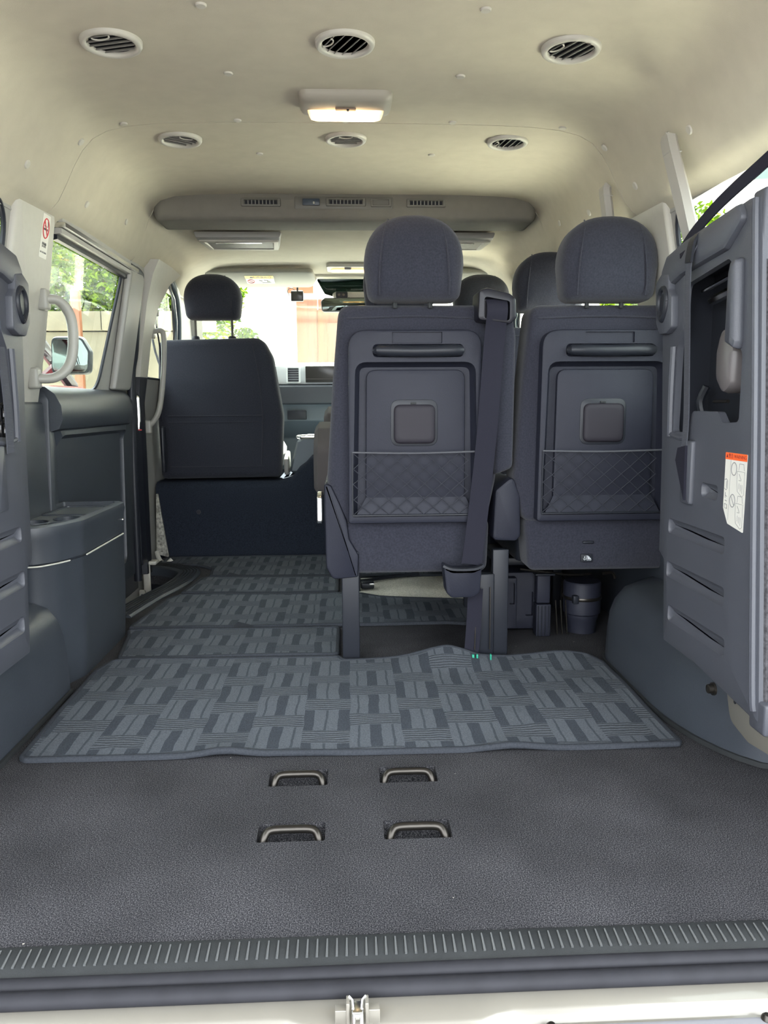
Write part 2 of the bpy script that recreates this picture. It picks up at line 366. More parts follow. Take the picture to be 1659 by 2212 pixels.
# curved ribbed edge of the step
edge = [(-0.800, 1.58), (-0.765, 1.80), (-0.715, 2.02), (-0.700, 2.18), (-0.715, 2.26), (-0.80, 2.335), (-0.87, 2.35)]
se = thing('step_edge_trim', (-0.74, 2.0, 0), 'curved dark ribbed plastic edging around the side entry step', 'step edging')
E = catmull([Vector((a, b, 0.0)) for a, b in edge], 6)
g = Geo(); rings = []
nrm = []
for i, p in enumerate(E):
    d = (E[min(i+1, len(E)-1)]-E[max(i-1, 0)]).normalized(); nrm.append(Vector((d.y, -d.x, 0)))   # towards the cabin
for p, n_ in zip(E, nrm):
    rings.append([p+n_*q+Vector((0, 0, z)) for q, z in ((-0.012, -0.03), (-0.010, 0.004), (-0.002, 0.009), (0.072, 0.010), (0.080, 0.003), (0.080, -0.002), (-0.004, -0.03))])
g.rings(rings); g.obj('edging', DARKTR, se)
for k in range(5):
    g = Geo(); q = 0.012+k*0.013
    g.tube([p+n_*q+Vector((0, 0, 0.0098)) for p, n_ in zip(E, nrm)], 0.0026, 6); g.obj('rib', SCUFF, se)
for (x, y, z0, z1) in ((-0.815, 2.245, -0.30, -0.02), (-0.785, 1.995, -0.30, -0.07)):
    pass

# sill: ribbed scuff plate, two rubber rolls, painted shelf
sp = thing('scuff_plate', (0, -0.02, 0), 'dark plastic scuff plate with short ribs along the rear edge of the carpet', 'sill trim')
g = Geo(); prof = [(0.006, -0.012), (0.006, 0.004), (0.002, 0.0062), (-0.034, 0.001), (-0.040, -0.004), (-0.040, -0.02)]
g.rings([[(x, a, b) for a, b in prof] for x in (-0.95, -0.5, 0, 0.5, 0.95)]); g.obj('plate', SCUFF, sp)
ribm = Geo(); ribm.tube([(0, -0.003, 0.0064), (0, -0.030, 0.0026)], [0.0011, 0.0018], 6); rib0 = ribm.obj('rib', mat('scuff_rib_plastic', (0.10, 0.104, 0.105), 0.32), sp)
for i in range(1, 152):
    k = rib0.copy(); C.objects.link(k); k.location.x = ((i+1)//2)*0.0125*(1 if i % 2 else -1)
g = Geo()
g.rings([[(x, -0.052+0.0105*math.cos(t), -0.004+0.009*math.sin(t)+0.0012*math.sin(x*5)) for t in (2*PI*k/12 for k in range(12))] for x in [i*0.05-0.95 for i in range(39)]])
g.rings([[(x, -0.0725+0.0115*math.cos(t), -0.008+0.010*math.sin(t)) for t in (2*PI*k/12 for k in range(12))] for x in [i*0.05-0.95 for i in range(39)]])
tag(g.obj('weatherstrip', RUBBER), 'grey rubber door seal in two rolls along the rear sill', 'seal')
g = Geo(); W_ = 0.98
xs = [-W_, -0.30, -0.10, -0.07, -0.04, -0.02, 0.14, 0.17, 0.20, 0.6, W_]
def low(x): return 0.0 if x <= 0.14 and x >= -0.07 else (1.0 if x > 0.19 or x < -0.11 else 0.5)
rings = []
for i in range(97):
    x = -W_+i*2*W_/96; L_ = 0.0 if -0.055 < x < 0.145 else (1.0 if x > 0.175 or x < -0.085 else ((x-0.145)/0.03 if x > 0 else (-0.055-x)/0.03))
    yk = -0.117+0.013*L_          # fold line steps rearwards beside the latch
    rings.append([(x, -0.06, -0.02), (x, -0.078, -0.013), (x, yk+0.002, -0.017), (x, yk-0.001, -0.0185), (x, yk-0.010, -0.029), (x, -0.16, -0.036), (x, -0.20, -0.045), (x, -0.21, -0.30), (x, -0.06, -0.30)])
g.rings(rings); sill = g.obj('trim_2', PAINT); tag(sill, kind='structure', label='champagne painted rear sill of the van body')
for nm, x0, x1 in (('bumper_step', 0.20, 0.98),):
    t_ = thing('bumper_step', (0.5, -0.14, -0.03), 'pale grey plastic bumper step panel at the right end of the sill', 'bumper')
    g = Geo(); slab(g, rect(x0, -0.30, x1, -0.1255, 0.006), 0.0, 0.016, 0.003, XY(-0.036)); g.obj('panel', mat('pale_grey_bumper', (0.22, 0.22, 0.235), 0.5), t_)
    for sx in (0.222, 0.475):
        g = Geo(); g.lathe([(0, 0.006), (0.0035, 0.0058), (0.0062, 0.003), (0.0070, 0)], Matrix.Translation((sx, -0.1305, -0.020)), 16); g.box((sx-0.0035, -0.1312, -0.0148), (sx+0.0035, -0.1298, -0.0138)); g.obj('screw', STEEL, t_)
t_ = thing('bumper_step', (-0.5, -0.14, -0.03), 'pale grey plastic bumper step panel at the left end of the sill', 'bumper'); g = Geo(); slab(g, rect(-0.98, -0.30, -0.12, -0.137, 0.006), 0.0, 0.014, 0.003, XY(-0.036)); g.obj('panel', MATS['pale_grey_bumper'], t_)
# latch striker in the middle of the sill
lt = thing('latch_striker', (0, -0.12, -0.02), 'bare metal tailgate latch striker bolted to the middle of the sill', 'latch')
g = Geo(); slab(g, rp([(-0.036, -0.145), (0.036, -0.145), (0.036, -0.124), (0.026, -0.1145), (-0.026, -0.1145), (-0.036, -0.124)], 0.003), 0.0, 0.008, 0.001, XY(-0.029)); g.obj('base_plate', PAINT, lt)
g = Geo(); g.box((-0.026, -0.116, -0.018), (-0.010, -0.105, 0.000), 0.001); g.box((0.010, -0.116, -0.018), (0.026, -0.105, 0.000), 0.001); g.box((-0.013, -0.118, -0.02), (-0.009, -0.104, 0.010), 0.001); g.box((0.009, -0.118, -0.02), (0.013, -0.104, 0.010), 0.001); g.obj('wing', PAINT, lt)
g = Geo(); g.tube([(-0.0105, -0.106, 0.010), (-0.006, -0.108, 0.006), (-0.0045, -0.122, 0.001), (-0.0045, -0.136, -0.010)], 0.0022, 8); g.tube([(0.0105, -0.106, 0.010), (0.006, -0.108, 0.006), (0.0045, -0.122, 0.001), (0.0045, -0.136, -0.010)], 0.0022, 8); g.box((-0.006, -0.124, -0.006), (0.006, -0.106, 0.004), 0.001); g.obj('loop', CHROME, lt)
for sx in (-0.024, 0.024):
    g = Geo(); g.lathe([(0, 0.006), (0.005, 0.0055), (0.006, 0.0)], Matrix.Translation((sx, -0.126, -0.0215)), 6); g.obj('bolt', PAINT, lt)

# ------------------------------------------------------------------ setting: headliner
HALF = [(0, 0), (0.15, 0), (0.30, -0.001), (0.40, -0.003), (0.48, -0.006), (0.55, -0.013), (0.60, -0.025), (0.635, -0.043), (0.662, -0.072), (0.684, -0.108), (0.705, -0.150), (0.728, -0.192), (0.748, -0.214), (0.768, -0.226), (0.778, -0.240)]
def zc(y): return 1.395+0.035*(y-1.16)
HALFB = [(0, 0), (0.15, 0), (0.30, 0), (0.42, -0.001), (0.52, -0.004), (0.60, -0.010), (0.65, -0.024), (0.682, -0.050), (0.700, -0.085), (0.712, -0.120), (0.722, -0.155), (0.735, -0.188), (0.749, -0.208), (0.768, -0.224), (0.778, -0.238)]
def half_at(y):
    k = max(0, min(1, (y-1.35)/0.45)); k = k*k*(3-2*k)
    return [(a[0]*(1-k)+b[0]*k, a[1]*(1-k)+b[1]*k) for a, b in zip(HALF, HALFB)]
def prof_at(y):
    H = half_at(y); return [(-x, z+zc(y)) for x, z in reversed(H)]+[(x, z+zc(y)) for x, z in H[1:]]
def head_panel(name, ys, kind=None, parent=None):
    g = Geo(); inner = [[(x, y, z) for x, z in prof_at(y)] for y in ys]
    n = len(inner[0]); vs = [p for r_ in inner for p in r_]; fs = []
    for i in range(len(ys)-1):
        for j in range(n-1): a = i*n+j; fs.append((a, a+1, a+n+1, a+n))
    outer = [(x*1.02, y, z+0.025) for (x, y, z) in vs]; m_ = len(vs)
    fo = [tuple(k+m_ for k in reversed(f_)) for f_ in fs]; side = []
    for j in range(n-1): side += [(j, j+m_, j+1+m_, j+1), ((len(ys)-1)*n+j, (len(ys)-1)*n+j+1, (len(ys)-1)*n+j+1+m_, (len(ys)-1)*n+j+m_)]
    for i in range(len(ys)-1): side += [(i*n, (i+1)*n, (i+1)*n+m_, i*n+m_), (i*n+n-1, i*n+n-1+m_, (i+1)*n+n-1+m_, (i+1)*n+n-1)]
    g.add(vs+outer, fs+fo+side); return g.obj(name, HEAD, parent, 50)
ceil = head_panel('ceiling', [-0.10, 0.2, 0.5, 0.8, 1.1, 1.1583]); tag(ceil, kind='structure')
head_panel('headliner_panel', [1.1617, 1.35, 1.45, 1.55, 1.65, 1.75, 1.85, 1.98], parent=ceil)
g = Geo(); g.rings([[(x, y, z+0.026) for x, z in prof_at(y)]+[(x, y, z+0.030) for x, z in reversed(prof_at(y))] for y in (1.10, 1.22)]); g.obj('seam_backing', mat('seam_shadow_brown', (0.06, 0.045, 0.03), 0.9), ceil)
# cab headliner: flatter, lower
def cab_prof(t):
    y = 1.97+t*1.20; drop = 0.0
    zt = 1.350-0.012*t-0.0*t
    H = [(0, 0), (0.3, 0), (0.5, -0.002), (0.60, -0.010), (0.66, -0.030), (0.705, -0.062), (0.735, -0.100), (0.757, -0.135), (0.772, -0.165)]
    if t > 0.8: pass
    P = [(-x, z+zt) for x, z in reversed(H)]+[(x, z+zt) for x, z in H[1:]]
    return y, P
g = Geo(); R_ = []
for t in (-0.01, 0.0, 0.08, 0.18, 0.28, 0.5, 0.75, 0.93, 1.0):
    y, P = cab_prof(t); lo_ = 0 if t < 0.95 else -0.012; P = resample(P, 41); k = max(0, min(1, t/0.28)); k = k*k*(3-2*k); Q = resample(prof_at(y), 41); P = [(a[0]*k+b[0]*(1-k), a[1]*k+b[1]*(1-k)) for a, b in zip(P, Q)]
    R_.append([(x, y, z+lo_) for x, z in P]+[(x*1.02, y, z+0.09) for x, z in reversed(P)])
g.rings(R_); g.obj('cab_headliner', HEAD, ceil, 50)
# press studs in the headliner
def surf(x, y):
    ax = abs(x)
    H = half_at(y)
    for (a, za), (b, zb) in zip(H, H[1:]):
        if a <= ax <= b:
            t = (ax-a)/(b-a); n_ = Vector((-(zb-za), 0, (b-a))).normalized(); n_.x *= (1 if x > 0 else -1)
            return Vector((x, y, zc(y)+za+(zb-za)*t)), -Vector((n_.x, 0, n_.z))
def zframe(p, n_):
    q = n_.to_track_quat('Z', 'Y').to_matrix().to_4x4(); q.translation = p; return q
studs = [(-0.247, 0.534), (0.247, 0.534), (-0.2465, 0.838), (0.2465, 0.838), (-0.248, 1.433), (0.248, 1.433), (-0.55, 1.135), (-0.27, 1.140), (0.0, 1.140), (0.27, 1.140), (0.55, 1.135), (-0.652, 1.12), (0.655, 1.12), (-0.712, 0.93), (0.700, 0.72), (0.716, 1.06), (-0.713, 1.33), (0.712, 1.42), (-0.715, 1.72), (0.714, 1.75)]
for x, y in studs:
    p, n_ = surf(x, y); g = Geo(); g.lathe([(0.0100, -0.001), (0.0100, 0.0016), (0.0085, 0.0036), (0, 0.0042)], zframe(p, n_), 14); g.obj('trim_stud', BEIGE, ceil)

# ------------------------------------------------------------------ setting: side walls
def xw(z): return 0.86 if z < 0.72 else 0.86-0.19*(z-0.72)
def wall_map(s, off=0.0): return lambda y, z, w_: (s*(xw(z)+off+w_), y, z)
def wall_grid_strip(g, s, y0, y1, z0, z1, th=0.03):
    g.rings([[(s*xw(z0), y, z0), (s*xw(z1), y, z1), (s*(xw(z1)+th), y, z1), (s*(xw(z0)+th), y, z0)] for y in (y0, y1)])
# upper wall with window holes (plane above the belt line)
QL = rp([(-0.02, 0.70), (0.975, 0.70), (0.975, 1.160), (-0.02, 1.135)], 0.09, 8)      # quarter window
SLW = rp([(1.285, 0.735), (1.78, 0.735), (1.885, 1.150), (1.235, 1.135)], [0.02, 0.09, 0.035, 0.02], 8)
FDW = rp([(2.33, 0.80), (2.86, 0.80), (2.79, 1.00), (2.60, 1.205), (2.33, 1.205)], [0.03, 0.05, 0.12, 0.12, 0.03], 8)
RMW = rp([(1.285, 0.735), (1.90, 0.735), (1.90, 1.150), (1.235, 1.135)], [0.03, 0.06, 0.06, 0.03], 8)
def side_wall(name, s, holes):
    g = Geo(); vs, fs = fill2d([[(-0.15, 0.60), (3.3, 0.60), (3.3, 0.95), (3.02, 1.28), (-0.15, 1.20)]]+holes)
    # split along the belt line is not needed: the wall bends only slightly there
    for w_ in (0.0, 0.008): g.add([(s*(0.86-0.19*(z-0.72)+w_), y, z) for y, z in vs], fs)
    for h in holes: g.rings([[(s*(0.86-0.19*(z-0.72)+w_), y, z) for y, z in h] for w_ in (0, 0.008)], cap=(False, False))
    # lower wall
    g.box((min(s*0.883, s*0.92), -0.15, -0.34), (max(s*0.883, s*0.92), 3.5, 0.62))
    g.box((min(s*0.778, s*0.80), -0.15, 1.14), (max(s*0.778, s*0.80), 1.98, 1.45)); g.box((min(s*0.766, s*0.80), 1.95, 1.18), (max(s*0.766, s*0.80), 3.2, 1.45))
    return tag(g.obj(name, GREYTR, smooth=30), kind='structure')
wl = side_wall('wall_left', -1, [QL, SLW, FDW]); wr = side_wall('wall_right', 1, [QL, RMW, FDW])
def pane(name, s, outl, off, label, kids=True, m=GLASS):
    g = Geo(); slab(g, inset(outl, -0.004), 0.0, 0.004, 0.0005, lambda y, z, w_: (s*(0.86-0.19*(z-0.72)+off+w_), y, z))
    o = g.obj(name, m); tag(o, kind='structure', label=label)
    g = Geo(); h = outl if area2(outl) > 0 else outl[::-1]
    R_ = []
    for i_, w_ in ((-0.002, -0.003), (0.003, -0.004), (0.007, 0.0), (0.007, off+0.002), (-0.002, off+0.002)):
        R_.append([(s*(0.86-0.19*(z-0.72)+w_), y, z) for y, z in inset(h, i_)])
    R_.append(R_[0]); g.rings(R_, cap=(False, False)); g.obj('gasket', BLACKP, o)
    return o
pane('window_1', -1, QL, 0.004, 'rear quarter window on the left side'); pane('window_4', 1, QL, 0.004, 'rear quarter window on the right side')
pane('window_2', -1, SLW, 0.004, 'large sliding door window on the left side'); pane('window_3', -1, FDW, 0.004, 'front door window on the left side')
pane('window_5', 1, RMW, 0.004, 'middle window on the right side'); pane('window_6', 1, FDW, 0.004, 'front door window on the right side')
# dark frame of the front left door window and black seals between door and body
for s in (-1, 1):
    g = Geo(); P = [(2.24, 1.222), (2.50, 1.222), (2.66, 1.175), (2.77, 1.085), (2.85, 0.95), (2.90, 0.80), (2.93, 0.60)]
    mp = lambda y, z, w_: (s*(0.86-0.19*(z-0.72)+w_), y, z)
    pts = catmull([Vector((*mp(a, b, -0.008), )) for a, b in P], 6)
    g.tube(pts, 0.016, 10); g.tube([Vector(mp(a+0.028, b+0.012, -0.010)) for a, b in P], 0.008, 8); g.tube([Vector(mp(a-0.026, b-0.018, -0.006)) for a, b in P], 0.007, 8)
    tag(g.obj('trim_%d' % (7 if s < 0 else 8), mat('door_frame_blue_grey', (0.075, 0.10, 0.115), 0.35)), kind='structure', label='dark curved frame of the %s front door' % ('left' if s < 0 else 'right'))

# C pillar trims beside the quarter windows, B pillars, A pillars
def pillar(name, s, pts, m, label, dep=0.014, rad=0.02):
    g = Geo(); o_ = rp(pts, rad); o_ = o_ if area2(o_) > 0 else o_[::-1]
    g.rings([[(s*(0.86-0.19*(z-0.72)-w_), y, z) for y, z in inset(o_, i_)] for i_, w_ in ((0, -0.01), (0, 0.004), (0.003, dep*0.7), (0.008, dep))]); return tag(g.obj(name, m), kind='structure', label=label)
pillar('trim_3', -1, [(0.992, 0.60), (1.262, 0.60), (1.262, 0.86), (1.225, 1.165), (1.205, 1.202), (0.992, 1.200)], BEIGE, 'beige pillar trim beside the sliding door', rad=0.022)
pillar('trim_4', 1, [(0.992, 0.60), (1.262, 0.60), (1.262, 0.86), (1.225, 1.165), (1.205, 1.202), (0.992, 1.200)], BEIGE, 'beige pillar trim on the right wall', rad=0.022)
for s in (-1, 1):
    # B pillar: leans forward towards its top, from a hidden foot to the headliner
    g = Geo(); R_ = []
    for z, y0, y1, dx in ((-0.0, 2.22, 2.32, 0.0), (0.70, 2.22, 2.33, 0.0), (0.80, 2.20, 2.335, 0.0), (0.95, 2.16, 2.31, 0.0), (1.08, 2.13, 2.335, 0.005), (1.18, 2.12, 2.42, 0.015), (1.235, 2.12, 2.52, 0.03)):
        a = 0.86-0.19*(max(z, 0.72)-0.72)
        R_.append([(s*(a+0.02), y0, z), (s*(a-0.022-dx), y0+0.012, z), (s*(a-0.030-dx), (y0+y1)/2, z), (s*(a-0.022-dx), y1-0.012, z), (s*(a+0.02), y1, z)])
    g.rings(R_[2:]); o = g.obj('trim_%d' % (5 if s < 0 else 6), BEIGE); tag(o, kind='structure', label='beige pillar between sliding door and front door' if s < 0 else 'beige pillar on the right behind the driver')
    g = Geo(); g.rings(R_[:3]); g.obj('lower_cover', BLACKP, o)
    g = Geo(); R_ = []
    for z, y, w_ in ((1.36, 2.95, 0.03), (1.25, 3.00, 0.035), (1.10, 3.14, 0.035), (0.95, 3.32, 0.04), (0.80, 3.52, 0.05)):
        a = 0.865-0.19*(max(z, 0.72)-0.72); R_.append([(s*(a+0.03), y-0.07, z), (s*(a-0.02), y-0.06, z), (s*(a-0.05), y, z), (s*(a-0.03), y+0.06, z), (s*(a+0.03), y+0.07, z)])
    g.rings(R_); tag(g.obj('trim_%d' % (9 if s < 0 else 10), BEIGE), kind='structure', label='beige windscreen pillar on the %s' % ('left' if s < 0 else 'right'))

# sliding door (left): upper rail, inner panel with arm ledge, recessed lower panel, inner upright
dr = tag(Geo().box((-0.884, 1.262, -0.05), (-0.868, 2.20, 0.73), 0.004).obj('door_1', DARKTR), kind='structure', label='sliding side door with dark moulded lining')
g = Geo(); R_ = []
secs = [(0.735, 0.0), (0.728, 0.016), (0.705, 0.034), (0.66, 0.046), (0.63, 0.046), (0.615, 0.040), (0.600, 0.018), (0.55, 0.012), (0.10, 0.012), (0.05, 0.0)]
outer = rp([(1.275, 0.03), (2.12, 0.03), (2.12, 0.735), (1.275, 0.735)], 0.03)
rc = rp([(1.335, 0.10), (2.00, 0.10), (2.035, 0.60), (1.362, 0.605)], 0.035, 5)
plate(g, outer, [], [(rc, 0.016, 0.012)], 0.03, lambda y, z, w_: (-(0.862-0.048*max(0, min(1, 1-abs(z-0.655)/0.085))*(1 if w_ < 0.02 else 0)+w_-0.012), y, z), edge=0.006)
g.obj('lining', DARKTR, dr)
g = Geo(); R_ = []
for y in (1.285, 1.6, 1.95, 2.02, 2.10):
    k = 1.0 if y < 1.96 else (0.85 if y < 2.05 else 0.3)
    R_.append([(-(0.872-0.0*k), y, 0.745), (-(0.856-0.014*k), y, 0.742), (-(0.850-0.034*k), y, 0.722), (-(0.846-0.046*k), y, 0.690), (-(0.846-0.048*k), y, 0.650), (-(0.850-0.040*k), y, 0.625), (-(0.862-0.01*k), y, 0.612), (-0.872, y, 0.61)])
g.rings(R_); g.obj('arm_ledge', DARKTR, dr)
g = Geo(); mpL = lambda y, z, w_: (-(0.86-0.19*(z-0.72)-w_), y, z)
slab(g, rp([(1.90, 0.745), (2.095, 0.745), (2.075, 1.165), (1.90, 1.160)], [0.01, 0.02, 0.03, 0.01]), 0.0, 0.026, 0.010, mpL); g.obj('upright_trim', GREYTR, dr)
g = Geo(); g.tube([(-0.845, 2.115, 0.0), (-0.838, 2.125, 0.72), (-0.815, 2.120, 0.90), (-0.782, 2.09, 1.13), (-0.768, 2.06, 1.168), (-0.765, 1.9, 1.172)], 0.016, 10, 5); g.obj('seal', BLACKP, dr)
for z, h, d_, mm in ((1.180, 0.010, 0.020, GREYTR), (1.165, 0.008, 0.030, CHROME), (1.150, 0.009, 0.022, GREYTR), (1.134, 0.008, 0.012, BLACKP)):
    g = Geo(); g.rings([[(-(0.86-0.19*(z-0.72)-0.001), y, z-h), (-(0.86-0.19*(z-0.72)-d_), y, z-h*0.7), (-(0.86-0.19*(z-0.72)-d_), y, z+h*0.7), (-(0.86-0.19*(z-0.72)-0.001), y, z+h)] for y in (1.25, 1.97)]); g.obj('rail', mm, dr)
g = Geo(); g.tube([(-0.862, 2.205, 0.725), (-0.840, 2.205, 0.722), (-0.836, 2.205, 0.70), (-0.838, 2.205, 0.60), (-0.858, 2.205, 0.572)], 0.0075, 8, 3); dh = g.obj('door_handle', CHROME, dr)
g = Geo(); g.box((-0.850, 2.198, 0.590), (-0.826, 2.212, 0.594)); g.obj('red_marker', REDP, dh)
g = Geo(); slab(g, rect(2.16, 0.05, 2.30, 0.74, 0.01), 0.0, 0.035, 0.006, mpL if False else (lambda y, z, w_: (-(0.872-w_), y, z))); g.obj('lock_pillar_cover', BLACKP, dr)
# lower dark quarter panels behind the folded seats
for s, n_ in ((-1, 11), (1, 12)):
    g = Geo(); g.box((min(s*0.84, s*0.88), -0.1, 0.0), (max(s*0.84, s*0.88), 1.27 if s < 0 else 2.4, 0.70), 0.01); tag(g.obj('trim_%d' % n_, DARKTR), kind='structure', label='dark lower side lining on the %s' % ('left' if s < 0 else 'right'))

# wheelhouse covers beneath the folded seats
def wheelhouse(s, y0, y1, label, front_round, x0=0.675, ztop=0.215):
    t_ = thing('wheelhouse_cover', (s*0.76, (y0+y1)/2, 0), label, 'wheel arch cover'); g = Geo(); R_ = []
    N = 25
    for i in range(N):
        t = i/(N-1); y = y0+(y1-y0)*t
        e = 0.0
        if y-y0 < front_round: q = 1-(y-y0)/front_round; e = 0.17*(1-math.sqrt(max(0, 1-q*q)))     # bends outwards near the tailgate
        if y1-y < 0.14 and s > 0: q = 1-(y1-y)/0.14; e = max(e, 0.17*(1-math.sqrt(max(0, 1-q*q))))
        xi = x0+e; zt = ztop
        R_.append([(s*0.88, y, 0), (s*xi, y, 0.0), (s*(xi+0.004), y, zt*0.45), (s*(xi+0.010), y, zt*0.66), (s*(xi+0.022), y, zt*0.82), (s*(xi+0.042), y, zt*0.94), (s*min(xi+0.075, 0.875), y, zt), (s*0.88, y, zt+0.01)])
    g.rings(R_); g.obj('shell', DARKTR, t_, 60)
    g = Geo(); g.ribbon([(r_[1][0]-s*0.004, r_[1][1], 0.007) for r_ in R_], (0, 0, 1), 0.010, 0.006, 0); g.obj('bead', SCUFF, t_)
    return t_
wheelhouse(-1, 0.36, 0.905, 'dark rounded wheel arch cover under the left folded seat', 0.10, 0.682, 0.225)
g_r = wheelhouse(1, 0.40, 1.17, 'dark rounded wheel arch cover under the right folded seat', 0.34, 0.676, 0.205)

# ------------------------------------------------------------------ setting: windscreen, dash, firewall
g = Geo(); R_ = []
hdr = [(-0.80, 3.16, 1.345), (0.80, 3.16, 1.345)]
slab(g, rp([(-0.80, 0.0), (0.80, 0.0), (0.86, 0.70), (-0.86, 0.70)][::-1], 0.03), 0.0, 0.005, 0.001, lambda x, v, w_: (x, 3.16+v*0.95+w_, 1.345-v*0.66))
tag(g.obj('window_7', WSG), kind='structure', label='windscreen at the front of the cab')
g = Geo(); g.box((-0.80, 3.10, 1.325), (0.80, 3.20, 1.40), 0.015); tag(g.obj('trim_13', HEAD), kind='structure', label='header rail above the windscreen')
g = Geo(); slab(g, rp([(-0.16, 0.02), (0.30, 0.02), (0.26, 0.115), (0.22, 0.13), (-0.08, 0.13), (-0.12, 0.115)], 0.01), 0.0, 0.004, 0.001, lambda x, v, w_: (x, 3.155+v*0.95-w_, 1.338-v*0.66)); tag(g.obj('trim_14', SMOKE), kind='structure', label='dark sun band at the top of the windscreen')
g = Geo(); g.box((-0.95, 3.75, -0.3), (0.95, 3.80, 0.80)); g.box((-0.95, 3.3, -0.1), (0.95, 3.8, -0.05)); tag(g.obj('wall_front', BLACKP), kind='structure')

# ------------------------------------------------------------------ outdoors
g = Geo(); g.box((-30, 0.9, -0.80), (30, 40, -0.72)); tag(g.obj('ground', ASPH), kind='structure', label='pale sunlit paving ahead of the van')
g = Geo(); g.box((-30, -30, -0.80), (30, 0.9, -0.722)); tag(g.obj('low_bounce_ground', mat('low_bounce_dark', (0.045, 0.045, 0.047), 0.9, nscale=40, namt=0.2)), kind='structure', label='unseen dark ground added behind the van to cut bounce light')  # unseen ground, made dark to keep bounce light off the rear ceiling
g = Geo(); g.box((-0.9, -0.1, 1.44), (0.9, 3.15, 1.48), 0.01); tag(g.obj('trim_15', WHITEP), kind='structure', label='outer roof skin of the van')
# raised tailgate above the camera
tg = thing('tailgate', (0, -0.1, 1.46), 'raised tailgate lined in grey above the rear opening', 'tailgate')
g = Geo(); mp = lambda x, v, w_: (x, -0.10-v*math.cos(0.20), 1.47+v*math.sin(0.20)+w_)
plate(g, rect(-0.78, 0.0, 0.78, 1.30, 0.06), [rect(-0.62, 0.12, 0.62, 0.60, 0.05)], [], 0.05, mp, 0.01); g.obj('shell', GREYTR, tg)
g = Geo(); slab(g, rect(-0.63, 0.11, 0.63, 0.61, 0.05), 0.02, 0.025, 0.001, mp); g.obj('rear_glass', SMOKE, tg)

def leaf_clump(name, centers, n, size, m1, label, cat, group=None, trunk=None, kind=None):
    t_ = thing(name, trunk or centers[0][:3], label, cat, group); rnd = random.Random(len(label)*7+n)
    for ci, (mm, frac) in enumerate(m1):
        vs = []; fs = []
        for k in range(int(n*frac)):
            cx, cy, cz, rx, ry, rz = rnd.choice(centers); d = Vector((rnd.gauss(0, 1), rnd.gauss(0, 1), rnd.gauss(0, 1))).normalized()*(rnd.random()**0.33)
            p = Vector((cx+d.x*rx, cy+d.y*ry, cz+d.z*rz)); a = Vector((rnd.uniform(-1, 1), rnd.uniform(-1, 1), rnd.uniform(-0.6, 0.6))).normalized(); b_ = a.cross(Vector((rnd.uniform(-1, 1), rnd.uniform(-1, 1), rnd.uniform(-1, 1)))).normalized(); s_ = size*rnd.uniform(0.6, 1.3); i = len(vs)
            vs += [p-a*s_, p+b_*s_*0.45, p+a*s_, p-b_*s_*0.45]; fs += [(i, i+1, i+2), (i, i+2, i+3)]
        me = bpy.data.meshes.new('foliage'); me.from_pydata([tuple(v) for v in vs], [], fs); me.materials.append(mm); o = bpy.data.objects.new('foliage', me); C.objects.link(o); attach(o, t_); o['kind'] = 'stuff'
    g = Geo(); b0 = Vector(trunk or centers[0][:3]); b0.z = -0.72
    for c_ in centers[:6]: g.tube([b0, b0.lerp(Vector(c_[:3]), 0.5)+Vector((0.05, 0, 0.1)), Vector(c_[:3])], [0.05, 0.03, 0.012], 6, 4)
    g.obj('branches', mat('bark', (0.12, 0.09, 0.06), 0.9), t_)
    return t_
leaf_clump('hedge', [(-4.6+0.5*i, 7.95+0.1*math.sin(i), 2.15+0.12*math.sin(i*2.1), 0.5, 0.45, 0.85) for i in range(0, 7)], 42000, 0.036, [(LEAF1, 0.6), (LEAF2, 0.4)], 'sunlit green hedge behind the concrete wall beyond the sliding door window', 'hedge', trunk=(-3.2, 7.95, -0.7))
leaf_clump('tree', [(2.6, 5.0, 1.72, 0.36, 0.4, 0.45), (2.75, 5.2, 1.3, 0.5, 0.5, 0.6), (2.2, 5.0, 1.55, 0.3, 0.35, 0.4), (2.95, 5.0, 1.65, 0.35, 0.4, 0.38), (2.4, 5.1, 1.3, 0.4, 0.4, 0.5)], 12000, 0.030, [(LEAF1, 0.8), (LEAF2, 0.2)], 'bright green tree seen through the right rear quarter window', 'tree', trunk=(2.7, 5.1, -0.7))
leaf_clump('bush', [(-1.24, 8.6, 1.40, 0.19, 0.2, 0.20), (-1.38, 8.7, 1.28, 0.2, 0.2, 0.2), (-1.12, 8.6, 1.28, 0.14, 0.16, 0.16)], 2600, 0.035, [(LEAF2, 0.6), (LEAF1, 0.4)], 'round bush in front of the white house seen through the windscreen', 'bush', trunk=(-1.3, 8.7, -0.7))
(lambda *a, **k: None)('bush', [(-2.9, 8.2, 1.7, 0.5, 0.5, 0.8), (-3.0, 8.4, 2.4, 0.5, 0.5, 0.5), (-3.3, 8.0, 1.0, 0.4, 0.4, 0.5)], 2600, 0.06, [(LEAF1, 0.7), (LEAF2, 0.3)], 'tall shrub seen through the left front door window', 'bush', trunk=(-3.0, 8.3, -0.7))
# concrete wall with coping, block by block
cw = thing('garden_wall', (-3.2, 7.2, -0.72), 'weathered concrete block wall with coping below the hedge', 'wall')
for i in range(6):
    x = -5.0+i*0.56; y = 7.2+0.006*math.sin(i*3)
    for k, (z0, z1, dx) in enumerate(((-0.72, 0.05, 0), (0.06, 0.70, 0.01), (0.71, 1.43, 0), (1.44, 1.63, 0.05))):
        off = 0.28 if k % 2 else 0; g = Geo(); g.box((x+off, y-dx, z0), (x+off+0.55, y+0.18, z1), 0.006); g.obj('block' if k < 3 else 'coping', CONC, cw)
g = Geo(); g.box((-2.70, 6.92, -0.72), (-2.62, 7.0, 1.80), 0.008); tag(g.obj('post', WOOD), 'orange timber post in front of the concrete wall', 'post')
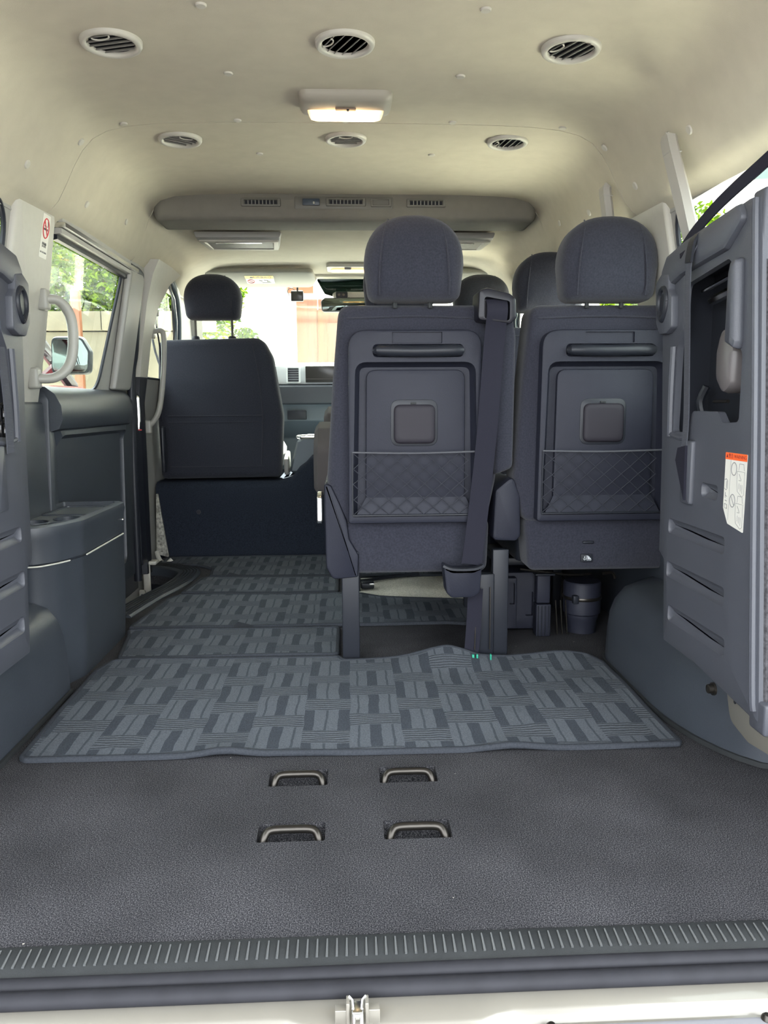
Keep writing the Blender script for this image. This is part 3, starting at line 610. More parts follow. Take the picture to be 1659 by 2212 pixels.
# neighbouring vehicle on the left, seen past the pillar
nv = thing('parked_van', (-2.3, 2.0, -0.72), 'dark maroon van parked alongside, seen through the sliding door window', 'van')
g = Geo(); g.rings([[(x, y, z) for y, z in rp([(-1.2, -0.45), (4.5, -0.45), (4.55, 0.30), (4.35, 0.70), (3.85, 0.80), (-1.2, 0.80)], 0.08)] for x in (-1.62, -1.60, -1.60, -3.1)][1:]); g.obj('body', MAROON, nv)
g = Geo(); g.box((-3.0, -1.2, 1.36), (-1.72, 2.95, 1.44), 0.02); g.obj('roof', MAROON, nv)
for (a, b_) in (((-1.64, 3.80, 0.80), (-1.75, 2.95, 1.38)), ((-1.64, 2.0, 0.80), (-1.75, 2.0, 1.38)), ((-1.64, 0.6, 0.80), (-1.75, 0.6, 1.38)), ((-1.64, -1.1, 0.80), (-1.75, -1.1, 1.38)), ((-3.0, 3.80, 0.80), (-2.95, 2.95, 1.38)), ((-3.0, -1.1, 0.80), (-2.95, -1.1, 1.38))):
    g = Geo(); g.tube([a, b_], 0.035, 8); g.obj('pillar', BLACKP, nv)
g = Geo(); g.add([(-1.66, 2.03, 0.82), (-1.66, 3.72, 0.82), (-1.76, 2.93, 1.36), (-1.76, 2.03, 1.36), (-1.67, 2.03, 0.82), (-1.67, 3.72, 0.82), (-1.77, 2.93, 1.36), (-1.77, 2.03, 1.36)], [(0, 1, 2, 3), (7, 6, 5, 4), (0, 4, 5, 1), (1, 5, 6, 2), (2, 6, 7, 3), (3, 7, 4, 0)]); g.obj('side_window', GLASS, nv)
for y_ in (0.2, 3.6):
    g = Geo(); g.lathe([(0.0, 0.0), (0.18, 0.0), (0.30, 0.02), (0.33, 0.08), (0.33, 0.2), (0.0, 0.2)], Matrix.Translation((-1.58, y_, -0.40)) @ Matrix.Rotation(-PI/2, 4, 'Y'), 24); g.obj('wheel', BLACKP, nv)
mh = Geo(); mo = rp([(-1.505, 0.845), (-1.305, 0.845), (-1.295, 0.96), (-1.335, 1.035), (-1.495, 1.035)], 0.035, 5); slab(mh, mo, 0.0, 0.055, 0.02, XZ(3.10)); m1 = mh.obj('mirror_housing', mat('mirror_shell_blue_grey', (0.012, 0.017, 0.02), 0.6, spec=0.2), nv)
g = Geo(); slab(g, shrink(mo, 0.014), 0.0, 0.004, 0.001, XZ(3.096)); g.obj('mirror_glass', MIRROR, m1)
g = Geo(); g.tube([(-1.64, 3.20, 0.82), (-1.56, 3.18, 0.84), (-1.50, 3.16, 0.88)], 0.028, 8, 3); g.obj('mirror_arm', MAROON, m1)
# white house ahead
wh = thing('house', (0.5, 9.8, -0.72), 'white rendered house with a timber entrance straight ahead through the windscreen', 'house')
g = Geo(); g.box((-1.9, 9.6, -0.72), (-0.68, 9.8, 4.2)); g.box((0.75, 9.6, -0.72), (2.55, 9.8, 4.2)); g.box((-0.70, 9.6, 2.08), (0.80, 9.8, 4.2)); g.obj('wall', WHITEW, wh)
g = Geo(); g.box((-1.6, 8.9, 2.22), (-0.75, 9.9, 2.36), 0.02); g.obj('canopy', WHITEW, wh)
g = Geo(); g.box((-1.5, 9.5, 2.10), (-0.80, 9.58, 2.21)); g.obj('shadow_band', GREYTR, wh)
for i in range(5):
    x0 = -0.68+i*0.285; g = Geo(); g.box((x0+0.004, 9.55, -0.30), (x0+0.281, 9.62, 2.06), 0.006); g.obj('plank', WOOD, wh)
g = Geo(); slab(g, rect(-0.40, -0.28, 0.45, 1.92, 0.01), 0, 0.03, 0.006, XZ(9.52)); dd = g.obj('front_door', WOOD, wh)
for (a, b_) in ((0.65, 1.75), (-0.2, 0.5)):
    g = Geo(); slab(g, rect(-0.28, a, 0.33, b_, 0.01), 0, 0.02, 0.008, XZ(9.505)); g.obj('door_panel', WOOD, dd)
g = Geo(); g.box((-0.9, 9.0, -0.72), (1.2, 9.62, -0.34), 0.01); g.obj('porch_step', WHITEW, wh)
g = Geo(); g.box((-2.4, 9.2, -0.72), (-1.0, 9.35, 0.55), 0.01); tag(g.obj('planter', WHITEW), 'low white planter wall behind the round bush', 'planter')
g = Geo(); g.box((-0.78, 9.52, 2.14), (-0.45, 9.60, 2.75)); g.obj('terracotta_panel', mat('terracotta', (0.16, 0.06, 0.03), 0.8), wh)
# white house on the right with shuttered panes
rh = thing('house', (4.5, 8.6, -0.72), 'white house with pale green panes high up, seen through the right rear window', 'house')
for k in range(22):
    g = Geo(); g.box((2.6, 8.5, -0.72+0.40*k), (8.0, 8.7, -0.325+0.40*k), 0.01); g.obj('siding_board', WHITEW, rh)
for (x0, x1, z0, z1) in ((4.58, 4.78, 3.28, 3.72), (4.83, 5.05, 3.30, 3.85)):
    g = Geo(); g.box((x0, 8.46, z0), (x1, 8.52, z1), 0.01); wq = g.obj('window', GREENP, rh); g = Geo(); g.box((x0-0.01, 8.45, (z0+z1)/2-0.006), (x1+0.01, 8.46, (z0+z1)/2+0.006)); g.obj('glazing_bar', INK, wq)
# van's own small fender mirror by the front left window
fm = thing('side_mirror', (-1.0, 3.05, 0.9), 'small black stay mirror outside the left front door window', 'mirror')
g = Geo(); slab(g, rect(-1.02, 1.10, -0.955, 1.19, 0.012), 0, 0.03, 0.006, XZ(3.05)); g.obj('housing', BLACKP, fm)
g = Geo(); g.tube([(-0.985, 3.065, 1.10), (-0.965, 3.06, 0.95), (-0.90, 3.02, 0.80), (-0.862, 3.0, 0.78)], 0.006, 6, 3); g.obj('stay', BLACKP, fm)

# ------------------------------------------------------------------ seats of the middle rows
def seat_row(cx, y, dz, label, group, tower=False, detail=True, legs=None, hx=-0.002, hoff=0.0, anchor=False, wr=0.205):
    t_ = thing('passenger_seat', (cx, y+0.25, 0.0), label, 'seat', group); Z = lambda p: [(cx+a, b+dz) for a, b in p]
    mp = XZ(y)
    ol = rp(Z([(-0.190, 0.940), (0.190, 0.940), (wr, 0.75), (wr+0.018, 0.50), (wr-0.008, 0.372), (-0.198, 0.372), (-0.228, 0.48), (-0.208, 0.75)]), [0.035, 0.035, 0.2, 0.15, 0.04, 0.04, 0.15, 0.2], 6)
    g = Geo(); pillow(g, ol, [(0.022, 0.0), (0.010, 0.003), (0.003, 0.010), (0, 0.022), (0, 0.10), (0.006, 0.125), (0.03, 0.145), (0.09, 0.150)], mp); bk = g.obj('backrest', FABRIC, t_, 60)
    # top seam
    g = Geo(); g.tube([(cx-0.17, y-0.001, 0.905+dz), (cx, y-0.0035, 0.910+dz), (cx+0.17, y-0.001, 0.905+dz)], 0.0022, 6, 6); g.obj('seam', FABRIC, bk)
    if detail:
        po = rp([(cx-0.172, 0.380+dz), (cx+0.178, 0.380+dz), (cx+0.172, 0.874+dz), (cx-0.166, 0.874+dz)], [0.01, 0.01, 0.045, 0.045], 6)
        rec = rp([(cx-0.160, 0.398+dz), (cx+0.166, 0.398+dz), (cx+0.157, 0.794+dz), (cx-0.150, 0.794+dz)], [0.006, 0.006, 0.03, 0.03], 5)
        lab = rect(cx-0.056, 0.8405+dz, cx+0.071, 0.869+dz, 0.003)
        g = Geo(); plate(g, po, [], [(rec, 0.031, 0.012), (rect(cx-0.105, 0.806+dz, cx+0.125, 0.8385+dz, 0.012), 0.012, 0.010), (lab, 0.006, 0.001)], 0.05, XZ(y-0.034), 0.006); pn = g.obj('back_panel', SEATPL, t_, 35)
        g = Geo(); slab(g, rp([(cx-0.126, 0.44+dz), (cx+0.134, 0.44+dz), (cx+0.132, 0.775+dz), (cx-0.122, 0.775+dz)], [0.01, 0.01, 0.025, 0.025], 5), 0.0, 0.016, 0.004, XZ(y-0.018)); g.obj('inner_panel', SEATPL, pn)
        g = Geo(); g.add([(cx-0.148, y-0.006, 0.402+dz), (cx+0.154, y-0.006, 0.402+dz), (cx+0.135, y-0.019, 0.447+dz), (cx-0.125, y-0.019, 0.447+dz), (cx-0.152, y-0.033, 0.400+dz), (cx+0.158, y-0.033, 0.400+dz)], [(0, 1, 2, 3), (0, 4, 5, 1), (4, 3, 2, 5), (0, 3, 4), (1, 5, 2)]); g.obj('pocket_floor', SEATPL, pn)
        g = Geo(); g.tube([(cx-0.100, y-0.034, 0.822+dz), (cx-0.080, y-0.043, 0.822+dz), (cx, y-0.045, 0.820+dz), (cx+0.098, y-0.043, 0.822+dz), (cx+0.121, y-0.034, 0.822+dz)], [0.009, 0.0135, 0.0145, 0.0145, 0.0145, 0.0135, 0.009], 12, 3, up=(0, 0, 1)); g.obj('handle', BLACKP, t_)
        g = Geo(); slab(g, rect(cx-0.060, 0.580+dz, cx+0.062, 0.700+dz, 0.024), 0, 0.006, 0.002, XZ(y-0.0195)); g.obj('cap_surround', BLACKP, t_)
        g = Geo(); pillow(g, rect(cx-0.052, 0.587+dz, cx+0.055, 0.687+dz, 0.018), [(0.014, -0.006), (0.006, -0.0055), (0.002, -0.003), (0, 0.0), (0, 0.010)], XZ(y-0.0225)); cp = g.obj('cap', mat('cap_plastic', (0.020, 0.0175, 0.024), 0.6, bump=0.1, bscale=600, spec=0.3), t_)
        g = Geo(); g.box((cx-0.008, y-0.023, 0.688+dz), (cx+0.006, y-0.016, 0.693+dz), 0.001); g.obj('cap_tab', SCUFF, cp)
        # cargo net over the lower half
        NETM = mat('net_cord', (0.040, 0.042, 0.052), 0.9, spec=0.1)
        x0, x1, z0, z1 = cx-0.160, cx+0.160, 0.402+dz, 0.565+dz
        g = Geo(); g.tube([(x0, y-0.036, z1+0.001), (cx, y-0.038, z1-0.002), (x1, y-0.036, z1+0.001)], 0.0024, 6, 8); nt_ = g.obj('cargo_net', mat('net_edge_cord', (0.075, 0.077, 0.088), 0.8), t_)
        g = Geo(); g.tube([(x0, y-0.035, z0), (x1, y-0.035, z0)], 0.003, 6); g.tube([(x0, y-0.035, z0), (x0, y-0.035, z1)], 0.002, 6); g.tube([(x1, y-0.035, z0), (x1, y-0.035, z1)], 0.002, 6); g.obj('net_border', BLACKP, nt_)
        rnd = random.Random(int(cx*1000)); g = Geo(); n_ = 7
        for sgn in (1, -1):
            for k in range(-4, n_+1):
                xa = x0+k*(x1-x0)/n_; P = []
                for j in range(9):
                    tt = j/8; x = xa+sgn*(0 if sgn > 0 else -1)*0 + (tt*(z1-z0)*1.15 if sgn > 0 else (1-tt)*(z1-z0)*1.15)
                    z = z0+(z1-z0)*tt
                    if x0 <= x <= x1: P.append((x+rnd.uniform(-.0012, .0012), y-0.0335-0.003*math.sin(tt*PI), z))
                if len(P) > 1: g.tube(P, 0.0011, 4)
        g.obj('netting', NETM, nt_)
    # lower skirt and cushion
    g = Geo(); pillow(g, rp(Z([(-0.182, 0.238), (0.20, 0.238), (0.205, 0.385), (-0.195, 0.385), (-0.19, 0.33)]), 0.025, 5), [(0.012, 0.0), (0.003, 0.006), (0, 0.016), (0, 0.12)], XZ(y+0.006)); sk = g.obj('rear_skirt', FABRIC, t_, 60)
    if anchor:
        g = Geo(); g.box((cx-0.036, y+0.001, 0.312+dz), (cx-0.005, y+0.012, 0.320+dz), 0.003); g.obj('anchor_slot', BLACKP, sk)
        g = Geo(); slab(g, rect(cx-0.040, 0.262+dz, cx-0.008, 0.284+dz, 0.003), 0, 0.006, 0.001, XZ(y+0.001)); tgp = g.obj('anchor_tag', BLACKP, sk)
        g = Geo(); mpz = XZ(y-0.0005)
        def stroke(pts, w_): g.tube([mpz(cx+a, b+dz, 0) for a, b in pts], w_, 4)
        stroke([(-0.034, 0.2735), (-0.033, 0.2695), (-0.0305, 0.268), (-0.028, 0.2695), (-0.027, 0.2735)], 0.0006); stroke([(-0.0305, 0.268), (-0.0305, 0.279)], 0.0008)
        g.add([mpz(cx-0.0325, 0.275+dz, -0.0003), mpz(cx-0.0285, 0.275+dz, -0.0003), mpz(cx-0.0305, 0.280+dz, -0.0003)], [(0, 1, 2)])
        stroke([(-0.0265, 0.281), (-0.024, 0.2675), (-0.0135, 0.2675), (-0.0125, 0.270)], 0.0008)
        g.add([mpz(cx+a, b+dz, -0.0003) for a, b in ((-0.0242, 0.281), (-0.0225, 0.270), (-0.0135, 0.270), (-0.0135, 0.2735), (-0.0165, 0.2745), (-0.0175, 0.2775), (-0.020, 0.278), (-0.021, 0.280))], [tuple(range(8))]); g.obj('child_seat_symbol', LOGO, tgp)
    g = Geo(); pillow(g, rect(cx-0.205, y+0.13, cx+wr, y+0.60, 0.04), [(0.02, 0.32+dz), (0, 0.34+dz), (0, 0.41+dz), (0.012, 0.44+dz), (0.05, 0.452+dz)], XY(0)); g.obj('seat_cushion', FABRIC, t_, 60)
    g = Geo(); slab(g, rect(cx-0.195, y+0.10, cx+wr-0.01, y+0.58, 0.02), 0.245+dz, 0.33+dz, 0.01, XY(0)); g.obj('seat_frame', BLACKP, t_)
    # headrest
    hc = cx+hx; hz = dz+hoff
    ho = head_outline(hc+0.002, 0.944+hz, 1.152+hz, 0.125, 0.92, 2.35)
    g = Geo(); pillow(g, ho, [(0.06, -0.064), (0.03, -0.060), (0.012, -0.050), (0.003, -0.038), (0, -0.022), (0, 0.020), (0.006, 0.038), (0.025, 0.052), (0.07, 0.056)], XZ(y)); hd = g.obj('headrest', FABRIC, t_, 70)
    for s in (-1, 1):
        g = Geo(); g.tube([(hc+s*0.086, y-0.058, 0.956+hz), (hc+s*0.0865, y-0.0645, 0.985+hz), (hc+s*0.084, y-0.0655, 1.03+hz), (hc+s*0.078, y-0.062, 1.08+hz), (hc+s*0.068, y-0.048, 1.125+hz), (hc+s*0.062, y-0.02, 1.143+hz)], 0.0020, 6, 5); g.obj('seam', FABRIC, hd)
        g = Geo(); g.tube([(hc+s*0.045, y-0.005, 0.93+dz), (hc+s*0.045, y-0.005, 0.97+hz)], 0.006, 8); g.obj('headrest_post', SCUFF, t_)
    # legs
    for lx, ww in (legs or ((-0.188, 0.047), (0.196, 0.040))):
        if not anchor: g = Geo(); g.box((cx+lx, y+0.002, 0.0), (cx+lx+ww, y+0.032, 0.30+dz), 0.003); g.obj('leg', BLACKP, t_)
        g = Geo(); g.box((cx+lx, y+0.50, 0.0), (cx+lx+ww, y+0.53, 0.30+dz), 0.003); g.obj('leg', BLACKP, t_)
    return t_
SC = seat_row(0.166, 1.10, 0.0, 'charcoal seat nearest the aisle in the third row with seat belt tower and net pocket', 'third row seats', legs=((-0.192, 0.047), (0.214, 0.044)))
# plastic side bracket on the aisle side of the seat
g = Geo(); slab(g, rp([(-0.069, 0.485), (-0.050, 0.478), (-0.028, 0.43), (-0.010, 0.385), (-0.004, 0.335), (0.020, 0.292), (0.018, 0.232), (-0.050, 0.226), (-0.067, 0.26)], [0.008, 0.008, 0.02, 0.02, 0.02, 0.02, 0.006, 0.02, 0.03], 5), -0.008, 0.40, 0.008, XZ(1.10)); sbk = g.obj('side_bracket', SEATPL, SC)
g = Geo(); slab(g, rp([(0.0, 0.37), (0.06, 0.37), (0.07, 0.44), (0.05, 0.455), (0.01, 0.445)], 0.012), 0.075, 0.090, 0.003, YZ(-0.0, -1) if False else (lambda y, z, w_: (-w_, 1.13+y, z))); g.obj('recline_lever', CHROME, SC)
g = Geo(); slab(g, rp([(0.384, 0.46), (0.432, 0.50), (0.452, 0.44), (0.455, 0.335), (0.442, 0.322), (0.378, 0.325)], 0.015), -0.02, 0.30, 0.008, XZ(1.12)); g.obj('side_cover', SEATPL, SC)
# belt tower with guide, webbing and lower boot
g = Geo(); pillow(g, rp([(0.378, 0.50), (0.428, 0.52), (0.431, 0.86), (0.415, 0.945), (0.376, 0.945)], [0.01, 0.02, 0.1, 0.03, 0.01], 5), [(0.010, 0.0), (0.003, 0.003), (0, 0.012), (0, 0.13), (0.01, 0.15)], XZ(1.088)); tw = g.obj('belt_tower', FABRIC, SC, 60)
hb = Geo(); gl = rp([(0.322, 0.895), (0.405, 0.885), (0.420, 0.900), (0.417, 0.948), (0.400, 0.960), (0.345, 0.973), (0.325, 0.968)], 0.012, 5)
plate(hb, gl, [], [(rp([(0.338, 0.898), (0.402, 0.892), (0.402, 0.940), (0.338, 0.952)], 0.008), 0.020, 0.004)], 0.10, XZ(1.035), 0.006); hb.obj('belt_guide', mat('gloss_black_guide', (0.012, 0.012, 0.017), 0.35, spec=0.3), SC)
# belt: from the guide down across the back to the boot, then on to the floor anchor
blt = thing('seat_belt', (0.33, 1.05, 0.0), 'dark seat belt webbing running down the back of the seat nearest the aisle', 'seat belt')
g = Geo(); g.ribbon([(0.370, 1.048, 0.945), (0.370, 1.030, 0.915), (0.366, 1.050, 0.84), (0.350, 1.053, 0.60), (0.330, 1.053, 0.40), (0.314, 1.050, 0.272)], (1, 0, 0), 0.052, 0.0018, 5); g.obj('webbing', BELT, blt)
g = Geo(); pillow(g, rp([(0.238, 0.276), (0.262, 0.262), (0.316, 0.262), (0.340, 0.274), (0.335, 0.20), (0.318, 0.188), (0.262, 0.186), (0.246, 0.20)], [0.006, 0.02, 0.02, 0.006, 0.02, 0.015, 0.015, 0.02], 4), [(0.008, 0.0), (0.002, 0.003), (0, 0.010), (0, 0.055)], XZ(1.028)); bb = g.obj('belt_boot', SEATPL, blt)
g = Geo(); g.ribbon([(0.232+0.006, 1.026, 0.2745), (0.262, 1.022, 0.2665), (0.316, 1.022, 0.2665), (0.340, 1.026, 0.2745)], (0, 1, 0), 0.02, 0.006, 4); g.obj('boot_rim', BLACKP, bb)
g = Geo(); g.ribbon([(0.330, 1.075, 0.20), (0.327, 1.082, 0.10), (0.322, 1.087, 0.015)], (1, 0, 0), 0.040, 0.0018, 3); g.obj('lower_webbing', BELT, blt)
g = Geo(); g.box((0.336, 1.095, 0.0), (0.385, 1.125, 0.235), 0.004); g.obj('lower_guide', BLACKP, blt)
g = Geo(); g.tube([(0.337, 1.09, 0.235), (0.330, 1.08, 0.03)], 0.0018, 6); g.tube([(0.372, 1.09, 0.20), (0.372, 1.085, 0.03)], 0.0016, 6); g.obj('guide_wire', STEEL, blt)
ga = thing('floor_anchor_clip', (0.335, 1.05, 0.0), 'small green buckle clips at the foot of the seat belt', 'clip')
for (x, w_) in ((0.318, 0.006), (0.329, 0.005), (0.366, 0.004)):
    g = Geo(); g.box((x, 1.044, 0.010), (x+w_, 1.052, 0.028), 0.001); g.obj('clip', mat('green_clip', (0.02, 0.30, 0.19), 0.35), ga)
g = Geo(); g.box((0.298, 1.040, 0.004), (0.345, 1.050, 0.009), 0.001); g.obj('bar', mat('teal_bar', (0.05, 0.16, 0.16), 0.4), ga)
S2 = seat_row(0.660, 1.10, 0.0, 'charcoal seat by the right wall in the third row with child seat anchor tag', 'third row seats', legs=((0.02, 0.03),), anchor=True, wr=0.170, hx=-0.002)
# second row
S3 = seat_row(0.175, 1.86, 0.02, 'dark seat of the second row hidden behind the seat with the belt tower', 'second row seats', detail=False, hx=0.002, hoff=0.045)
S4 = seat_row(0.662, 1.90, 0.02, 'dark seat of the second row beside the right wall', 'second row seats', detail=False, wr=0.16, hx=0.052, hoff=0.045)
g = Geo(); pillow(g, rp([(1.70, 0.375), (2.10, 0.375), (2.12, 0.50), (2.10, 0.60), (1.95, 0.625), (1.80, 0.605), (1.70, 0.54)], 0.04), [(0.02, 0), (0, 0.015), (0, 0.055), (0.02, 0.07)], lambda y, z, w_: (-0.055-w_, y+0.03, z)); g.obj('armrest', mat('armrest_fabric', (0.07, 0.062, 0.062), 0.9, bump=0.2, bscale=600), S3)
g = Geo(); pillow(g, rp([(2.12, 0.50), (2.50, 0.50), (2.52, 0.63), (2.30, 0.66), (2.12, 0.63)], 0.04), [(0.02, 0), (0, 0.015), (0, 0.055), (0.02, 0.07)], lambda y, z, w_: (-0.03-w_, y, z+0.02)); g.obj('side_bolster', MATS['armrest_fabric'], S3)
# buckle on the floor beneath the seat
bk_ = thing('belt_buckle', (0.06, 1.82, 0.0), 'black belt buckle lying on the floor mat under the third row seat', 'buckle')
g = Geo(); g.tube([(0.27, 2.10, 0.014), (0.14, 2.05, 0.012), (0.06, 1.99, 0.014), (0.02, 1.97, 0.018)], 0.007, 8, 4); g.obj('stalk', BLACKP, bk_)
g = Geo(); g.box((0.035, 1.875, 0.008), (0.085, 1.915, 0.032), 0.006); g.obj('buckle_body', BLACKP, bk_); g = Geo(); g.box((0.067, 1.868, 0.024), (0.085, 1.876, 0.031), 0.001); g.obj('tongue', CHROME, bk_)

# ------------------------------------------------------------------ front seats
def front_seat(cx, label):
    y = 2.60; t_ = thing('front_seat', (cx, y+0.3, 0.33), label, 'seat', 'front seats')
    ol = rp([(cx-0.252, 0.975), (cx+0.205, 0.985), (cx+0.25, 0.90), (cx+0.290, 0.64), (cx+0.275, 0.36), (cx-0.265, 0.355), (cx-0.27, 0.64)], [0.035, 0.06, 0.12, 0.12, 0.03, 0.03, 0.12], 6)
    g = Geo(); pillow(g, ol, [(0.03, 0.0), (0.012, 0.004), (0.003, 0.014), (0, 0.03), (0, 0.10), (0.01, 0.14), (0.04, 0.165)], XZ(y)); bk = g.obj('backrest', FABRIC2, t_, 60)
    for z, a in ((0.640, 0.0022), (0.612, 0.0012), (0.412, 0.0016)):
        g = Geo(); g.tube([(cx-0.22, y-0.0015, z), (cx+0.20, y-0.0015, z)], a, 6); g.obj('pocket_seam', FABRIC2, bk)
    g = Geo(); g.tube([(cx+0.19, y-0.001, 0.42), (cx+0.20, y-0.001, 0.62), (cx+0.19, y-0.001, 0.80), (cx+0.165, y-0.001, 0.95)], 0.0020, 6, 4); g.obj('seam', FABRIC2, bk)
    hz = 0.007; hc = cx-0.01
    ho = head_outline(hc+0.002, 1.064, 1.260, 0.126, 0.92, 2.4)
    g = Geo(); pillow(g, ho, [(0.06, -0.02), (0.03, -0.016), (0.012, -0.006), (0.002, 0.010), (0, 0.03), (0, 0.07), (0.02, 0.09), (0.06, 0.10)], XZ(y)); hd = g.obj('headrest', FABRIC2, t_, 70)
    g = Geo(); g.tube([(hc+0.088, y-0.008, 1.072), (hc+0.090, y-0.016, 1.12), (hc+0.085, y-0.014, 1.17), (hc+0.068, y-0.006, 1.225), (hc+0.06, y+0.02, 1.252)], 0.0022, 6, 4); g.obj('seam', FABRIC2, hd)
    for sx in (-0.083, 0.080):
        g = Geo(); g.tube([(hc+sx, y+0.05, 0.96), (hc+sx, y+0.05, 1.09)], 0.0062, 8); g.obj('headrest_post', STEEL, t_)
        g = Geo(); g.lathe([(0.019, 0), (0.019, 0.010), (0.014, 0.016), (0, 0.016)], Matrix.Translation((hc+sx, y+0.05, 0.978)), 14); g.obj('post_collar', BLACKP, t_)
    g = Geo(); pillow(g, rect(cx-0.25, y+0.12, cx+0.26, y+0.62, 0.05), [(0.02, 0.37), (0, 0.39), (0, 0.47), (0.015, 0.50), (0.05, 0.51)], XY(0)); g.obj('seat_cushion', FABRIC2, t_, 60)
    g = Geo(); slab(g, rp([(y+0.10, 0.36), (y+0.26, 0.36), (y+0.24, 0.47), (y+0.10, 0.44)], 0.02), 0.0, 0.02, 0.006, YZ(cx+0.283)); g.obj('hinge_cover', GREYTR, t_)
    return t_
front_seat(-0.590, 'dark passenger seat at front left with its headrest raised on two posts')
front_seat(0.610, 'driver seat at front right, only its headrest top visible')

# carpeted riser below the front seats
def ztop(x):
    P = [(-0.872, 0.345), (-0.33, 0.345), (-0.27, 0.36), (-0.21, 0.42), (-0.16, 0.462), (-0.02, 0.47), (0.16, 0.47), (0.22, 0.42), (0.30, 0.35), (0.872, 0.345)]
    for (a, za), (b, zb) in zip(P, P[1:]):
        if a <= x <= b: t = (x-a)/(b-a); t = t*t*(3-2*t) if abs(zb-za) > 0.02 else t; return za+(zb-za)*t
    return 0.345
rs = thing('seat_riser', (0, 2.75, 0), 'dark navy carpeted riser box carrying the front seats', 'seat riser')
xs = [-0.872+i*0.872*2/60 for i in range(61)]; g = Geo(); R_ = []
for y, dz, k in ((2.615, 0.0, 0), (2.580, None, 0), (2.575, -0.025, 0), (2.585, -0.008, 0), (2.605, 0.0, 0), (2.70, 0.010, 0), (3.2, 0.012, 0)):
    pass
for yb, yo, dz in ((0, 0, -0.10), (0, 0.0, -0.03), (0, 0.012, -0.010), (0, 0.035, 0.0), (0, 0.6, 0.004)):
    R_.append([(x, 2.565+0.05*(x < -0.8)*0+0.04*max(0, min(1, (x+0.87)/0.9))*0+yo+(0.03 if False else 0), ztop(x)+dz) for x in xs])
low_ = [(x, 2.565+0.0, -0.012) for x in xs]; back_ = [(x, 3.20, -0.012) for x in xs]
R_ = [low_]+[[(x, 2.568, 0.12+0*x) for x in xs]]+R_+[back_]
n = len(xs); vs = [p for r_ in R_ for p in r_]; fs = []
for i in range(len(R_)-1):
    for j in range(n-1): a = i*n+j; fs.append((a, a+1, a+n+1, a+n))
g.add(vs, fs); fs2 = [tuple(i*n for i in range(len(R_))), tuple(i*n+n-1 for i in reversed(range(len(R_))))]; g.add(vs, fs2)
rsb = g.obj('carpet_cover', BOXCARP, rs, 50)
g = Geo(); g.lathe([(0.010, -0.001), (0.009, 0.002), (0, 0.003)], frame((-0.685, 2.5655, 0.21), (1, 0, 0), (0, 0, 1)), 16); g.obj('button', BLACKP, rs)
# pale kick trim and worn metal at the door side of the riser
kt = thing('kick_trim', (-0.86, 2.5, 0.0), 'pale speckled kick trim strip at the door side of the seat riser', 'door sill trim')
g = Geo(); slab(g, rp([(-0.868, 0.03), (-0.815, 0.015), (-0.835, 0.18), (-0.850, 0.30), (-0.858, 0.30), (-0.862, 0.20)], 0.004), 0, 0.02, 0.004, XZ(2.505)); g.obj('strip', mat('speckled_grey_trim', (0.34, 0.33, 0.29), 0.7, nscale=90, namt=0.6), kt)
g = Geo(); g.tube([(-0.862, 2.49, 0.045), (-0.845, 2.47, 0.010), (-0.815, 2.45, -0.004), (-0.79, 2.46, 0.015)], 0.010, 8, 4); g.obj('curl', BEIGE, kt)
hk = thing('step_bracket', (-0.84, 2.3, -0.1), 'bare beige metal brackets standing in the side step well', 'bracket')
g = Geo(); g.ribbon([(-0.800, 2.34, 0.012), (-0.835, 2.335, 0.006), (-0.848, 2.31, -0.02), (-0.845, 2.28, -0.12), (-0.838, 2.27, -0.25)], (0, 1, 0.0), 0.0, 0.0, 1)
g = Geo(); g.box((-0.862, 2.245, -0.28), (-0.832, 2.262, 0.046), 0.008); g.box((-0.862, 2.245, 0.034), (-0.805, 2.30, 0.050), 0.006); g.obj('tall_bracket', BEIGE, hk)
g = Geo(); slab(g, rect(-0.862, -0.28, -0.838, -0.055, 0.006), 0, 0.010, 0.002, XZ(2.18)); sb2 = g.obj('short_bracket', BEIGE, hk)
g = Geo(); g.lathe([(0.0045, 0), (0.0045, 0.001), (0, 0.001)], frame((-0.850, 2.179, -0.075), (1, 0, 0), (0, 0, 1)), 10); g.obj('bolt_hole', BLACKP, sb2)

# console between the front seats
cn = thing('centre_console', (-0.17, 2.75, 0.40), 'grey centre console with a bright rimmed cup holder between the front seats', 'console')
g = Geo(); pillow(g, rp([(-0.285, 0.37), (0.13, 0.37), (0.13, 0.525), (-0.215, 0.535), (-0.245, 0.52)], 0.02), [(0.01, 0), (0, 0.012), (0, 0.45)], XZ(2.70)); g.obj('body', DASHM, cn)
g = Geo(); g.tube([(-0.225, 2.715, 0.532), (-0.245, 2.80, 0.532), (-0.22, 2.92, 0.534), (0.10, 2.93, 0.534), (0.11, 2.715, 0.532), (-0.225, 2.715, 0.532)], 0.007, 8, 3); g.obj('rim', CHROME, cn)
